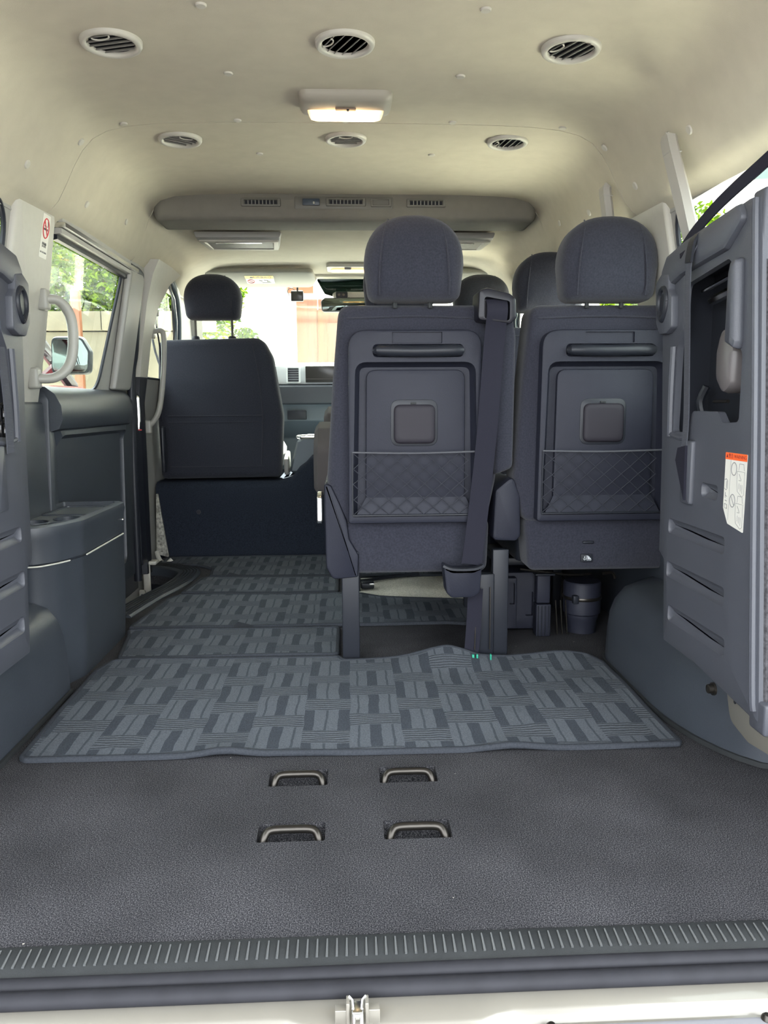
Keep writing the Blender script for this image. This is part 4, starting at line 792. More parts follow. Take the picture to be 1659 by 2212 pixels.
# ------------------------------------------------------------------ dashboard
db = thing('dashboard', (0, 3.5, 0.7), 'blue grey dashboard with an added pale sun-bounce deck behind the front seats', 'dashboard')
g = Geo(); slab(g, rect(-0.85, 3.46, 0.85, 3.80, 0.01), 0.905, 0.918, 0.003, lambda a, b, w_: (a, b, w_-max(0, b-3.60)*0.20)); g.obj('bounce_deck', mat('sun_bounce_pale', (0.66, 0.66, 0.62), 0.6), db)  # pale deck added so sunlight bounces up onto the cab headliner
g = Geo(); g.rings([[(x, y, z) for y, z in rp([(3.40, 0.60), (3.42, 0.70), (3.44, 0.775), (3.45, 0.89), (3.52, 0.915), (3.74, 0.86), (3.74, 0.30), (3.44, 0.30), (3.47, 0.50)], 0.02)] for x in (-0.86, 0.86)]); g.obj('body', DASHM, db)
g = Geo(); slab(g, rect(-0.52, 0.798, 0.45, 0.90, 0.012), 0, 0.02, 0.005, XZ(3.425)); fa = g.obj('centre_fascia', mat('silver_fascia', (0.62, 0.66, 0.68), 0.35, 0.2), db)
g = Geo(); plate(g, rect(-0.345, 0.803, -0.265, 0.895, 0.010), [], [(rect(-0.335, 0.811, -0.275, 0.887, 0.004), 0.008, 0.001)], 0.02, XZ(3.412), 0.003); vv = g.obj('air_vent', mat('vent_rim_white', (0.7, 0.74, 0.75), 0.3), db)
for k in range(6):
    g = Geo(); g.box((-0.334, 3.409, 0.816+k*0.0125), (-0.276, 3.419, 0.822+k*0.0125), 0.001); g.obj('slat', BLACKP, vv)
g = Geo(); slab(g, rect(-0.238, 0.808, -0.02, 0.898, 0.004), 0, 0.01, 0.002, XZ(3.415)); g.obj('screen', mat('dark_screen', (0.03, 0.028, 0.026), 0.25), db)
g = Geo(); g.box((-0.236, 3.411, 0.826), (-0.03, 3.416, 0.829)); g.obj('screen_edge', STEEL, db)
g = Geo(); g.box((-0.42, 3.385, 0.688), (0.2, 3.44, 0.792), 0.012); g.obj('lower_shelf', mat('dash_dark', (0.035, 0.04, 0.05), 0.5), db)
g = Geo(); slab(g, rect(-0.34, 0.605, -0.235, 0.655, 0.006), 0, 0.02, 0.003, XZ(3.385)); g.obj('tray', BLACKP, db)
sw = thing('steering_wheel', (0.58, 3.2, 0.75), 'black steering wheel hidden in front of the driver seat', 'steering wheel')
g = Geo(); Mw = Matrix.Translation((0.58, 3.22, 0.80)) @ Matrix.Rotation(math.radians(-50), 4, 'X'); g.rings([[Mw @ Vector(((0.19+0.014*math.cos(b_))*math.cos(a), (0.19+0.014*math.cos(b_))*math.sin(a), 0.014*math.sin(b_))) for b_ in (2*PI*k/8 for k in range(8))] for a in (2*PI*j/28 for j in range(29))], cap=(False, False)); g.obj('rim', BLACKP, sw)
g = Geo(); g.tube([Mw @ Vector((-0.18, 0, 0)), Mw @ Vector((0.18, 0, 0))], 0.02, 8); g.tube([Mw @ Vector((0, 0, 0)), Mw @ Vector((0, 0.02, -0.22))], 0.03, 8); g.obj('spoke', BLACKP, sw)

# ------------------------------------------------------------------ floor mats
def floor_mat(name, outline, z, label, seed, bump=0.004, wave=None):
    t_ = thing(name, (sum(p[0] for p in outline)/len(outline), sum(p[1] for p in outline)/len(outline), 0), label, 'floor mat', 'basket weave floor mats')
    if area2(outline) < 0: outline = outline[::-1]
    rnd = random.Random(seed); ph = [rnd.uniform(0, 6) for _ in range(6)]
    def hz(x, y):
        h = bump*(0.5+0.5*math.sin(x*9+ph[0]+2*math.sin(y*7+ph[1])))*(0.5+0.5*math.sin(y*15+ph[2]+1.5*math.sin(x*6)))
        if wave: h += wave(x, y)
        return h
    # dense grid clipped to the outline
    xs_ = [p[0] for p in outline]; ys_ = [p[1] for p in outline]; st = 0.022
    bm = bmesh.new()
    vs, fs = fill2d([inset(outline, 0.008)]); V = [bm.verts.new((a, b, 0)) for a, b in vs]
    for f_ in fs: bm.faces.new([V[i] for i in f_])
    x = min(xs_)+st/2
    while x < max(xs_):
        bmesh.ops.bisect_plane(bm, geom=bm.verts[:]+bm.edges[:]+bm.faces[:], plane_co=(x, 0, 0), plane_no=(1, 0, 0)); x += st
    y = min(ys_)+st/2
    while y < max(ys_):
        bmesh.ops.bisect_plane(bm, geom=bm.verts[:]+bm.edges[:]+bm.faces[:], plane_co=(0, y, 0), plane_no=(0, 1, 0)); y += st
    for v in bm.verts: v.co.z = z+0.007+hz(v.co.x, v.co.y)
    bmesh.ops.recalc_face_normals(bm, faces=bm.faces)
    if sum(f_.normal.z for f_ in bm.faces) < 0: bmesh.ops.reverse_faces(bm, faces=bm.faces)
    me = bpy.data.meshes.new('pile'); bm.to_mesh(me); bm.free(); me.polygons.foreach_set('use_smooth', [True]*len(me.polygons)); me.materials.append(BASKET)
    o = bpy.data.objects.new('pile', me); C.objects.link(o); attach(o, t_)
    # bound edge
    L_ = []
    P = inset(outline, 0.006)
    for i in range(len(P)):
        a = Vector(P[i]); b = Vector(P[(i+1) % len(P)]); k = max(1, int((b-a).length/0.03))
        L_ += [a.lerp(b, j/k) for j in range(k)]
    L_.append(L_[0]); g = Geo(); rings = []
    n_ = len(L_)
    for i, p in enumerate(L_):
        d = (L_[(i+1) % (n_-1)]-L_[(i-1) % (n_-1)]).normalized(); nn = Vector((d.y, -d.x)); h = z+hz(p.x, p.y)
        rings.append([(p.x+nn.x*q, p.y+nn.y*q, h+zz) for q, zz in ((0.007, 0.0005), (0.007, 0.006), (0.0045, 0.0095), (0, 0.0105), (-0.004, 0.0095), (-0.005, 0.006), (-0.005, -0.001-hz(p.x, p.y)*0.2), (0.004, -0.001-hz(p.x, p.y)*0.2))])
    g.rings(rings, cap=(False, False)); g.obj('bound_edge', PIPING, t_, 60)
    return t_
def w1(x, y):
    e = max(0, 1-(y-0.54)/0.06); h = 0.010*e*max(0, 1-abs(x+0.255)/0.07)+0.008*e*max(0, 1-abs(x-0.32)/0.09)
    b_ = max(0, (y-0.98)/0.11); h += b_*(0.026*math.exp(-((x-0.26)/0.09)**2)+0.014*math.exp(-((x-0.56)/0.08)**2)); return h
floor_mat('floor_mat', rp([(-0.657, 0.545), (-0.64, 0.532), (0.655, 0.525), (0.665, 0.54), (0.668, 1.02), (0.64, 1.085), (0.45, 1.090), (0.34, 1.075), (0.26, 1.10), (-0.02, 1.088), (-0.035, 1.118), (-0.60, 1.128), (-0.648, 1.118), (-0.67, 1.03), (-0.668, 0.90), (-0.662, 0.70)], [0.02, 0.01, 0.01, 0.02, 0.05, 0.04, 0.05, 0.05, 0.05, 0.01, 0.01, 0.02, 0.02, 0.03, 0, 0]), 0.001, 'large basket weave floor mat nearest the rear, with curled front edge', 3, 0.004, w1)
floor_mat('floor_mat', rp([(-0.670, 1.340), (-0.640, 1.135), (-0.048, 1.128), (-0.036, 1.14), (-0.036, 1.385), (-0.05, 1.398), (-0.690, 1.405)], 0.02), 0.001, 'narrow basket weave floor mat strip left of the seat leg', 5, 0.003)
floor_mat('floor_mat', rp([(-0.692, 1.425), (-0.04, 1.415), (0.10, 1.42), (0.30, 1.425), (0.352, 1.41), (0.40, 1.43), (0.40, 1.70), (0.10, 1.76), (-0.03, 1.80), (-0.05, 1.822), (-0.62, 1.842), (-0.655, 1.78)], 0.012), 0.001, 'middle basket weave floor mat running under the third row seat', 8, 0.003, lambda x, y: 0.012*math.exp(-((x-0.02)/0.06)**2)*max(0, (y-1.62)/0.2))
floor_mat('floor_mat', rp([(-0.625, 1.862), (-0.06, 1.838), (-0.048, 1.85), (-0.048, 2.09), (-0.06, 2.103), (-0.57, 2.125), (-0.595, 2.10)], 0.015), 0.001, 'narrow basket weave floor mat strip next to the step edge', 11, 0.003)
floor_mat('floor_mat', rp([(-0.570, 2.145), (-0.30, 2.130), (0.0, 2.118), (0.40, 2.10), (0.44, 2.12), (0.44, 2.545), (-0.84, 2.545), (-0.84, 2.40), (-0.66, 2.36), (-0.585, 2.28)], 0.02), 0.001, 'farthest basket weave floor mat against the seat riser', 14, 0.003)
# pale sand patch of bare carpet between the mats
g = Geo(); slab(g, rp([(-0.03, 1.74), (0.43, 1.72), (0.43, 2.10), (0.0, 2.08)], 0.03), 0.0005, 0.003, 0.001, XY(0)); tag(g.obj('sand_carpet', SANDC), 'sand coloured carpet patch showing beyond the seat leg', 'carpet')
for (x, y) in ((-0.365, 1.413), (-0.500, 2.128)):
    g = Geo(); g.add([(x, y, 0.012), (x+0.012, y+0.012, 0.022), (x+0.06, y+0.002, 0.012), (x+0.002, y-0.004, 0.008), (x+0.012, y+0.012, 0.010), (x+0.06, y-0.002, 0.008)], [(0, 2, 1), (0, 3, 5, 2), (3, 0, 1, 4), (1, 2, 5, 4), (3, 4, 5)])
    tag(g.obj('mat_tab', BLACKP), 'small black mat tab %s' % ('on the nearer mat seam' if y < 2 else 'on the seam beside the step edge'), 'tab')

# ------------------------------------------------------------------ floor hooks in their wells
hooks = [(-0.103, 0.274, 0.094, 'wire hoop in the near left floor well'), (0.102, 0.272, 0.094, 'wire hoop in the near right floor well'), (-0.1035, 0.462, 0.094, 'wire hoop in the far left floor well by the mat edge'), (0.101, 0.462, 0.094, 'wire hoop in the far right floor well by the mat edge')]
for x, y, ww, lb in hooks:
    t_ = thing('floor_hoop', (x, y, -0.045), 'grey steel '+lb, 'tie down hoop', 'seat anchor hoops')
    h = ww/2; g = Geo(); g.tube([(x-h-0.002, y-0.034, -0.044), (x-h+0.000, y-0.030, -0.020), (x-h+0.003, y-0.023, -0.004), (x-h+0.008, y-0.017, 0.003), (x-h+0.016, y-0.0145, 0.0055), (x-h+0.030, y-0.014, 0.0062), (x, y-0.014, 0.0062), (x+h-0.030, y-0.014, 0.0062), (x+h-0.016, y-0.0145, 0.0055), (x+h-0.008, y-0.017, 0.003), (x+h-0.003, y-0.023, -0.004), (x+h-0.000, y-0.030, -0.020), (x+h+0.002, y-0.034, -0.044)], 0.0068, 12, 4); g.obj('hoop', STEEL, t_)
    g = Geo(); slab(g, rect(x-h-0.004, y-0.040, x+h+0.004, y+0.010, 0.004), -0.0455, -0.042, 0.001, XY(0)); g.obj('base', BLACKP, t_)

# ------------------------------------------------------------------ folded rear seats
def folded_seat(s, label):
    """seat folded up sideways: its hard underside faces the cabin. s=+1 right, -1 left"""
    X0 = 0.66; t_ = thing('folded_seat', (s*0.72, 0.48, 0.165), label, 'seat', 'folded rear seats'); mp = lambda y, z, w_: (s*(X0+w_), y, z)
    outer = rp([(0.255, 0.163), (0.385, 0.176), (0.50, 0.186), (0.648, 0.186), (0.664, 0.36), (0.690, 0.372), (0.700, 0.60), (0.722, 0.84), (0.738, 0.93), (0.730, 0.952), (0.70, 0.985), (0.60, 1.002), (0.385, 1.022), (0.342, 1.020), (0.330, 0.90)], [0.01, 0.02, 0.02, 0.01, 0.008, 0.008, 0.1, 0.02, 0.01, 0.02, 0.03, 0.05, 0.02, 0.01, 0.1], 4)
    pocket = rp([(0.375, 0.655), (0.43, 0.652), (0.45, 0.672), (0.555, 0.672), (0.57, 0.632), (0.640, 0.628), (0.636, 0.80), (0.618, 0.83), (0.612, 0.915), (0.440, 0.935), (0.415, 0.915), (0.415, 0.79), (0.375, 0.775)], [0.01, 0.01, 0.015, 0.015, 0.01, 0.01, 0.02, 0.01, 0.015, 0.015, 0.015, 0.02, 0.02], 4)
    ribs = []
    for za, zb, y0, y1 in ((0.452, 0.420, 0.400, 0.640), (0.362, 0.328, 0.392, 0.640), (0.272, 0.238, 0.380, 0.624)):
        ribs.append((rp([(y0, zb), (y1, zb), (y1, za), (y0, za)], 0.010, 4), 0.009, 0.013))
    ribs.append((rp([(0.435, 0.512), (0.50, 0.512), (0.50, 0.540), (0.435, 0.540)], 0.010, 4), 0.012, 0.010))
    g = Geo(); plate(g, outer, [pocket], ribs, 0.013, mp, 0.008); pn = g.obj('underside_panel', PANELPL, t_, 40)
    # vertical raised bead near the rear edge and round the pocket
    g = Geo(); g.tube([mp(0.270, 0.185, 0), mp(0.274, 0.22, -0.002), mp(0.293, 0.40, -0.002), mp(0.322, 0.70, -0.002), mp(0.352, 0.98, -0.002), mp(0.356, 1.01, 0)], 0.0065, 8, 4); g.obj('edge_bead', PANELPL, pn)
    g = Geo(); g.tube([mp(0.652, 0.62, 0), mp(0.648, 0.70, -0.003), mp(0.648, 0.80, -0.002)], 0.007, 8, 3); g.tube([mp(0.652, 0.625, 0.0), mp(0.60, 0.618, -0.001), mp(0.57, 0.622, 0.002)], 0.005, 8, 3); g.obj('pocket_bead', PANELPL, pn)
    g = Geo(); slab(g, rp([(0.378, 0.775), (0.415, 0.79), (0.415, 0.905), (0.408, 0.925), (0.383, 0.93), (0.374, 0.79)], 0.010, 5), -0.018, 0.01, 0.012, mp); g.obj('raised_boss', PANELPL, pn)
    g = Geo(); slab(g, rp([(0.44, 0.950), (0.62, 0.935), (0.70, 0.915), (0.715, 0.955), (0.69, 0.985), (0.60, 1.000), (0.40, 1.018), (0.38, 0.99)], 0.015, 4), -0.012, 0.01, 0.010, mp); g.obj('upper_roll', PANELPL, pn)
    g = Geo(); slab(g, rp([(0.64, 0.838), (0.665, 0.828), (0.70, 0.828), (0.722, 0.855), (0.730, 0.935), (0.70, 0.952), (0.665, 0.945), (0.66, 0.915), (0.645, 0.90)], [0.008]*9, 3), -0.014, 0.01, 0.004, mp); bs = g.obj('latch_boss', PANELPL, t_)
    g = Geo(); c_ = mp(0.684, 0.892, -0.015); MF = frame(c_, (0, 1, 0), (0, 0, 1)) if s < 0 else frame(c_, (0, -1, 0), (0, 0, 1)); pts = []
    for k in range(29):
        a = 2*PI*k/28; rr = 0.021 if math.sin(a) > -0.3 else 0.021; x_ = rr*math.cos(a)*0.95; y_ = 0.028*math.sin(a) if math.sin(a) > 0 else 0.036*math.sin(a)*1.0
        if math.sin(a) < 0: x_ *= (1-0.45*abs(math.sin(a))**2)
        pts.append(MF @ Vector((x_, y_, 0)))
    g.tube(pts, 0.0055, 8); g.obj('teardrop_ring', BLACKP, bs)
    g = Geo(); slab(g, [(MF @ Vector((0.014*math.cos(2*PI*k/16), 0.020*math.sin(2*PI*k/16)-0.002, 0)))[1:] for k in range(16)], -0.012, 0.004, 0.002, mp) if False else g.add([MF @ Vector((0.013*math.cos(2*PI*k/16), 0.020*math.sin(2*PI*k/16)-0.003, 0.001)) for k in range(16)]+[MF @ Vector((0.013*math.cos(2*PI*k/16), 0.020*math.sin(2*PI*k/16)-0.003, -0.004)) for k in range(16)], [tuple(range(16)), tuple(reversed(range(16, 32)))]+[(k, (k+1) % 16, (k+1) % 16+16, k+16) for k in range(16)]); g.obj('ring_socket', BLACKP, bs)
    g = Geo(); slab(g, rp([(0.605, 0.50), (0.624, 0.48), (0.624, 0.625), (0.600, 0.625)], 0.006), 0, 0.002, 0.001, mp)
    g = Geo(); slab(g, rect(0.532, 0.492, 0.577, 0.616, 0.006), -0.009, 0.005, 0.005, mp); g.obj('strap_channel', PANELPL, pn)
    # pocket interior
    g = Geo(); g.box((min(s*(X0+0.075), s*(X0+0.085)), 0.36, 0.61), (max(s*(X0+0.075), s*(X0+0.085)), 0.66, 0.95)); g.obj('pocket_back', BLACKP, t_)
    g = Geo(); g.tube([mp(0.60, 0.902, 0.030), mp(0.45, 0.918, 0.030)], 0.004, 8); g.tube([mp(0.60, 0.885, 0.05), mp(0.45, 0.900, 0.05)], 0.010, 8); g.obj('release_rod', CHROME, t_)
    g = Geo(); pillow(g, rp([(0.425, 0.715), (0.455, 0.70), (0.485, 0.73), (0.488, 0.78), (0.47, 0.82), (0.435, 0.82), (0.42, 0.78)], 0.02, 4), [(0.012, 0.0), (0.004, 0.004), (0, 0.014), (0, 0.05)], lambda y, z, w_: mp(y, z, w_+0.004)); g.obj('hinge_cover', mat('brown_grey_cover', (0.11, 0.10, 0.10), 0.35), t_)
    g = Geo(); g.ribbon([mp(0.435, 0.90, 0.03), mp(0.455, 0.86, 0.03), mp(0.470, 0.83, 0.028), mp(0.475, 0.80, 0.024)], (0, 1, 0.3), 0.02, 0.003, 3); g.obj('braided_loop', mat('braided_strap', (0.22, 0.21, 0.20), 0.8, nscale=200, namt=0.5, bump=0.5), t_)
    for (a, b) in ((0.60, 0.69), (0.40, 0.675)):
        g = Geo(); g.tube([mp(a, b-0.035, 0.045), mp(a+0.006, b, 0.038), mp(a-0.004, b+0.03, 0.045)], 0.008, 8, 3); g.obj('spring_clip', BLACKP, t_)
    g = Geo(); g.tube([mp(0.455, 0.690, 0.02), mp(0.51, 0.690, 0.02)], 0.003, 8); g.obj('wire', STEEL, t_)
    # cushion stack behind the panel and felt side
    g = Geo(); slab(g, rp([(0.250, 0.168), (0.640, 0.190), (0.690, 0.60), (0.715, 0.93), (0.60, 0.985), (0.315, 1.005)], 0.03), 0.031, 0.070, 0.01, mp) if False else None
    R_ = []
    body = rp([(0.260, 0.175), (0.640, 0.198), (0.655, 0.40), (0.705, 0.90), (0.69, 0.955), (0.60, 0.985), (0.340, 0.960)], 0.02, 4); hole_y = None
    g = Geo(); 
    # frame round the pocket so that the pocket stays hollow
    plate(g, inset(body, 0.0), [rp([(0.37, 0.615), (0.65, 0.615), (0.65, 0.94), (0.37, 0.94)], 0.01)], [], 0.074, lambda y, z, w_: mp(y, z, 0.014+w_), 0.002); g.obj('seat_shell', BLACKP, t_)
    g = Geo(); pillow(g, body, [(0.006, 0.088), (0, 0.095), (0, 0.125), (0.02, 0.150)], mp); g.obj('seat_cushion', FABRIC, t_, 60)
    g = Geo(); g.rings([[mp(y+0.004, z, 0.006), mp(y+0.004, z, 0.125), mp(y-0.010, z, 0.120), mp(y-0.006, z, 0.010)] for y, z in ((0.261, 0.205), (0.290, 0.50), (0.333, 0.915))]); g.obj('felt_side', FELT, t_)
    g = Geo(); g.box((min(s*(X0+0.002), s*(X0+0.11)), 0.240, 0.150), (max(s*(X0+0.002), s*(X0+0.11)), 0.290, 0.205), 0.006); g.obj('hinge_block', PANELPL, t_)
    g = Geo(); g.box((min(s*(X0+0.002), s*(X0+0.11)), 0.335, 0.930), (max(s*(X0+0.002), s*(X0+0.11)), 0.375, 1.028), 0.006); g.obj('corner_block', PANELPL, t_)
    # support arm, bolt and bare metal hinge plate under the panel
    g = Geo(); slab(g, rp([(0.240, 0.115), (0.32, 0.105), (0.385, 0.118), (0.412, 0.190), (0.240, 0.185)], [0.01, 0.05, 0.03, 0.005, 0.005], 6), 0.020, 0.035, 0.003, mp); hp = g.obj('hinge_plate', PAINT, t_)
    g = Geo(); g.lathe([(0.004, 0.0), (0.004, -0.001), (0, -0.001)], frame(mp(0.368, 0.160, 0.0195), (0, 1, 0), (0, 0, 1)), 10); g.obj('plate_hole', BLACKP, hp)
    g = Geo(); Mb = frame(mp(0.412, 0.168, -0.004), (0, s, 0), (0, 0, 1)) ; g.lathe([(0.013, 0.014), (0.013, 0.010), (0.0085, 0.010), (0.0085, 0.0), (0, 0.0)] if False else [(0.012, -0.006), (0.012, -0.002), (0.0085, -0.002), (0.0085, 0.006), (0.005, 0.008), (0, 0.008)], frame(mp(0.412, 0.168, -0.004), (0, -s, 0), (0, 0, 1)), 12); g.obj('bolt', STEEL, t_)
    return t_
fr = folded_seat(1, 'folded grey rear seat standing against the right side with warning sticker on its panel')
fl = folded_seat(-1, 'folded grey rear seat standing against the left side at the picture edge')
# warning sticker on the right folded seat
Ms = frame((0.6592, 0.410, 0.602), (0, -1, 0), (0, 0, 1))       # x runs rearwards, y up, z towards cabin
def stk(pts, m, name, par, w0=-0.0002, w1_=0.0006):
    g = Geo(); pts = pts if area2(pts) > 0 else pts[::-1]; g.rings([[Ms @ Vector((a, b, w_)) for a, b in pts] for w_ in (w0, w1_)]); return g.obj(name, m, par, 0)
st_ = stk(rp([(0, 0), (0, -0.098), (0.018, -0.124), (0.072, -0.132), (0.074, 0.0)], 0.002), PAPER, 'warning_sticker', fr)
stk(rp([(0, 0.0), (0, -0.012), (0.074, -0.012), (0.074, 0.0)], [0.002, 0, 0, 0.002]), ORANGE, 'orange_header', st_, 0.0006, 0.0009)
text('warning_words', '\u25b2\u8b66\u544a WARNING', 0.0085, Ms @ Matrix.Translation((0.037, -0.006, 0.0010)), mat('dark_red_ink', (0.25, 0.02, 0.02), 0.6), st_, ext=0.0001)
g = Geo()
def lin_(pts, w_=0.0005): g.tube([Ms @ Vector((a, b, 0.0008)) for a, b in pts], w_, 4)
def ell(cx, cy, rx, ry): lin_([(cx+rx*math.cos(2*PI*k/20), cy+ry*math.sin(2*PI*k/20)) for k in range(21)], 0.0008)
ell(0.032, -0.027, 0.009, 0.011); ell(0.032, -0.082, 0.009, 0.011); lin_([(0.026, -0.074), (0.038, -0.090)], 0.0007)
lin_([(0.020, -0.013), (0.020, -0.118)], 0.0003)
for q in (0.0, -0.056):
    for P in ([(0.050, -0.017), (0.064, -0.017)], [(0.050, -0.017), (0.049, -0.028)], [(0.064, -0.017), (0.067, -0.028)], [(0.044, -0.030), (0.068, -0.030), (0.069, -0.068), (0.062, -0.072), (0.047, -0.064), (0.044, -0.050), (0.044, -0.030)], [(0.050, -0.034), (0.058, -0.044)], [(0.050, -0.045), (0.058, -0.045)], [(0.052, -0.050), (0.052, -0.060)], [(0.057, -0.052), (0.057, -0.063)], [(0.062, -0.052), (0.062, -0.066)]):
        lin_([(a, b+q*0.98) for a, b in P], 0.0004)
lin_([(0.002, -0.048), (0.008, -0.046), (0.012, -0.049), (0.012, -0.062), (0.008, -0.066), (0.002, -0.063)], 0.0006); lin_([(0.009, -0.050), (0.009, -0.062)], 0.0005)
for P in ([(0.006, -0.070), (0.006, -0.080)], [(0.006, -0.075), (0.012, -0.077)], [(0.006, -0.084), (0.012, -0.085)], [(0.005, -0.090), (0.013, -0.091), (0.013, -0.098), (0.005, -0.097), (0.005, -0.090)]): lin_(P, 0.0006)
g.obj('sticker_drawing', INK, st_)

# hold-up strap hooked over the right folded seat, running up out of sight to the headliner
hs = thing('hold_up_strap', (0.65, 0.55, 0.5), 'long grey woven strap hanging down the right folded seat panel', 'strap')
g = Geo(); g.ribbon([(0.652, 0.552, 0.985), (0.640, 0.556, 0.94), (0.646, 0.560, 0.80), (0.652, 0.562, 0.66), (0.650, 0.562, 0.60)], (0, 1, 0), 0.022, 0.002, 6); g.obj('webbing', WEB, hs)
g = Geo(); g.ribbon([(0.654, 0.552, 1.000), (0.643, 0.552, 0.985), (0.639, 0.555, 0.948)], (0, 1, 0), 0.025, 0.005, 4); g.obj('sewn_end', BLACKP, hs)
g = Geo(); g.add([(0.652, 0.548, 0.606), (0.652, 0.582, 0.600), (0.652, 0.590, 0.575), (0.652, 0.545, 0.500), (0.646, 0.548, 0.606), (0.646, 0.582, 0.600), (0.646, 0.590, 0.575), (0.646, 0.545, 0.500)], [(0, 1, 2, 3), (7, 6, 5, 4), (0, 4, 5, 1), (1, 5, 6, 2), (2, 6, 7, 3), (3, 7, 4, 0)]); g.obj('strap_tail', BELT, hs)
bs_ = thing('shoulder_strap', (0.66, 0.4, 1.0), 'black belt strap slanting up over the top of the right folded seat', 'strap')
g = Geo(); g.ribbon([(0.650, 0.62, 0.978), (0.655, 0.575, 1.006), (0.665, 0.50, 1.040), (0.68, 0.40, 1.072), (0.70, 0.25, 1.112), (0.765, 0.05, 1.175)], (0.2, 0.35, 1), 0.030, 0.003, 5); g.obj('webbing', BELT, bs_)
g = Geo(); g.box((0.755, 0.03, 1.160), (0.790, 0.07, 1.200), 0.005); g.obj('anchor', BLACKP, bs_)
# the left one: black strap across the window
bl_ = thing('shoulder_strap', (-0.67, 0.55, 1.0), 'black belt end beside the left rear quarter window', 'strap')
g = Geo(); g.tube([(-0.70, 0.60, 1.045), (-0.70, 0.70, 1.035)], 0.016, 10); g.tube([(-0.70, 0.60, 1.045), (-0.71, 0.45, 1.10)], 0.008, 8); g.obj('belt_end', BELT, bl_)
g = Geo(); g.ribbon([(-0.652, 0.590, 0.80), (-0.648, 0.592, 0.70), (-0.650, 0.596, 0.60)], (0, 1, 0), 0.03, 0.002, 5); tag(g.obj('hold_up_strap', WEB), 'grey woven strap on the left folded seat panel', 'strap')
for z0, lb in ((0.655, 'upper'), (0.625, 'lower')):
    pass
ck = thing('chain_hook', (-0.66, 0.62, 0.64), 'shiny black oval hooks hanging inside the left folded seat', 'hook')
for z0 in (0.676, 0.645):
    g = Geo(); g.tube([(-0.668, 0.610+0.010*math.cos(a), z0+0.018*math.sin(a)) for a in (2*PI*k/16 for k in range(17))], 0.004, 8); g.obj('link', mat('gloss_black', (0.02, 0.02, 0.022), 0.12), ck)

# ------------------------------------------------------------------ drink holder bin on the left
bn = thing('side_bin', (-0.76, 1.1, 0), 'tall dark plastic side bin with cup holders and tray on top', 'storage bin')
def bin_ol(d=0.0, xr=-0.675): return rp([(-0.865, 0.92), (-0.755, 0.895), (xr-0.03, 0.945), (xr, 1.03), (xr, 1.385), (xr-0.012, 1.40), (-0.865, 1.40)], [0.01, 0.10, 0.09, 0.10, 0.012, 0.01, 0.01], 6)
g = Geo(); o_ = bin_ol(); 
if area2(o_) < 0: o_ = o_[::-1]
g.rings([[(x, y, z) for x, y in inset(o_, i_)] for i_, z in ((0.012, 0.0), (0.004, 0.15), (0.003, 0.305), (0.001, 0.312))]); g.obj('body', DARKTR, bn, 35)
g = Geo(); g.rings([[(x, y, z) for x, y in inset(o_, i_)] for i_, z in ((0.006, 0.312), (0.0, 0.318), (-0.002, 0.375), (-0.006, 0.390), (-0.003, 0.404), (0.006, 0.408))], cap=(True, False))
ins = shrink(o_, 0.016); vs, fs = fill2d([inset(o_, 0.006), ins]); g.add([(a, b, 0.408) for a, b in vs], fs)
g.rings([[(x, y, z) for x, y in shrink(o_, i_)] for i_, z in ((0.016, 0.408), (0.019, 0.385))], cap=(False, False))
lidg = g.obj('upper_rim', DARKTR, bn, 35)
dk = shrink(o_, 0.019); cups = [(-0.725, 1.035, 0.034), (-0.742, 1.125, 0.034), (-0.805, 1.06, 0.034)]
g = Geo(); vs, fs = fill2d([dk]+[[(x+r_*math.cos(2*PI*k/24), y+r_*math.sin(2*PI*k/24)) for k in range(24)] for x, y, r_ in cups]); g.add([(a, b, 0.394) for a, b in vs], fs)
g.obj('cup_deck', mat('satin_dark_deck', (0.10, 0.11, 0.115), 0.28), bn)
for x, y, r_ in cups:
    g = Geo(); g.rings([[(x+rr*math.cos(2*PI*k/24), y+rr*math.sin(2*PI*k/24), z) for k in range(24)] for rr, z in ((r_+0.004, 0.3945), (r_+0.003, 0.3975), (r_, 0.397), (r_-0.003, 0.330))], cap=(False, True)); g.obj('cup_holder', DARKTR, bn)
g = Geo(); plate(g, rect(-0.84, 1.19, -0.702, 1.375, 0.012), [], [(rect(-0.832, 1.198, -0.710, 1.367, 0.01), 0.018, 0.004)], 0.02, XY(0.3975, -1), 0.002); g.obj('tray', DARKTR, bn)
g = Geo(); g.tube([(-0.674, 1.05, 0.3135), (-0.674, 1.37, 0.3135)], 0.0022, 6); g.tube([(-0.86, 0.915, 0.3135), (-0.755, 0.896, 0.3135), (-0.715, 0.928, 0.3135), (-0.690, 0.975, 0.3135)], 0.002, 6, 4); g.obj('bright_lid_edge', mat('satin_edge', (0.55, 0.54, 0.48), 0.3), bn)
g = Geo(); g.lathe([(0.005, 0), (0.004, 0.003), (0, 0.004)], frame((-0.6745, 1.372, 0.355), (0, 1, 0), (0, 0, 1)), 12); g.obj('screw_cap', CHROME, bn)

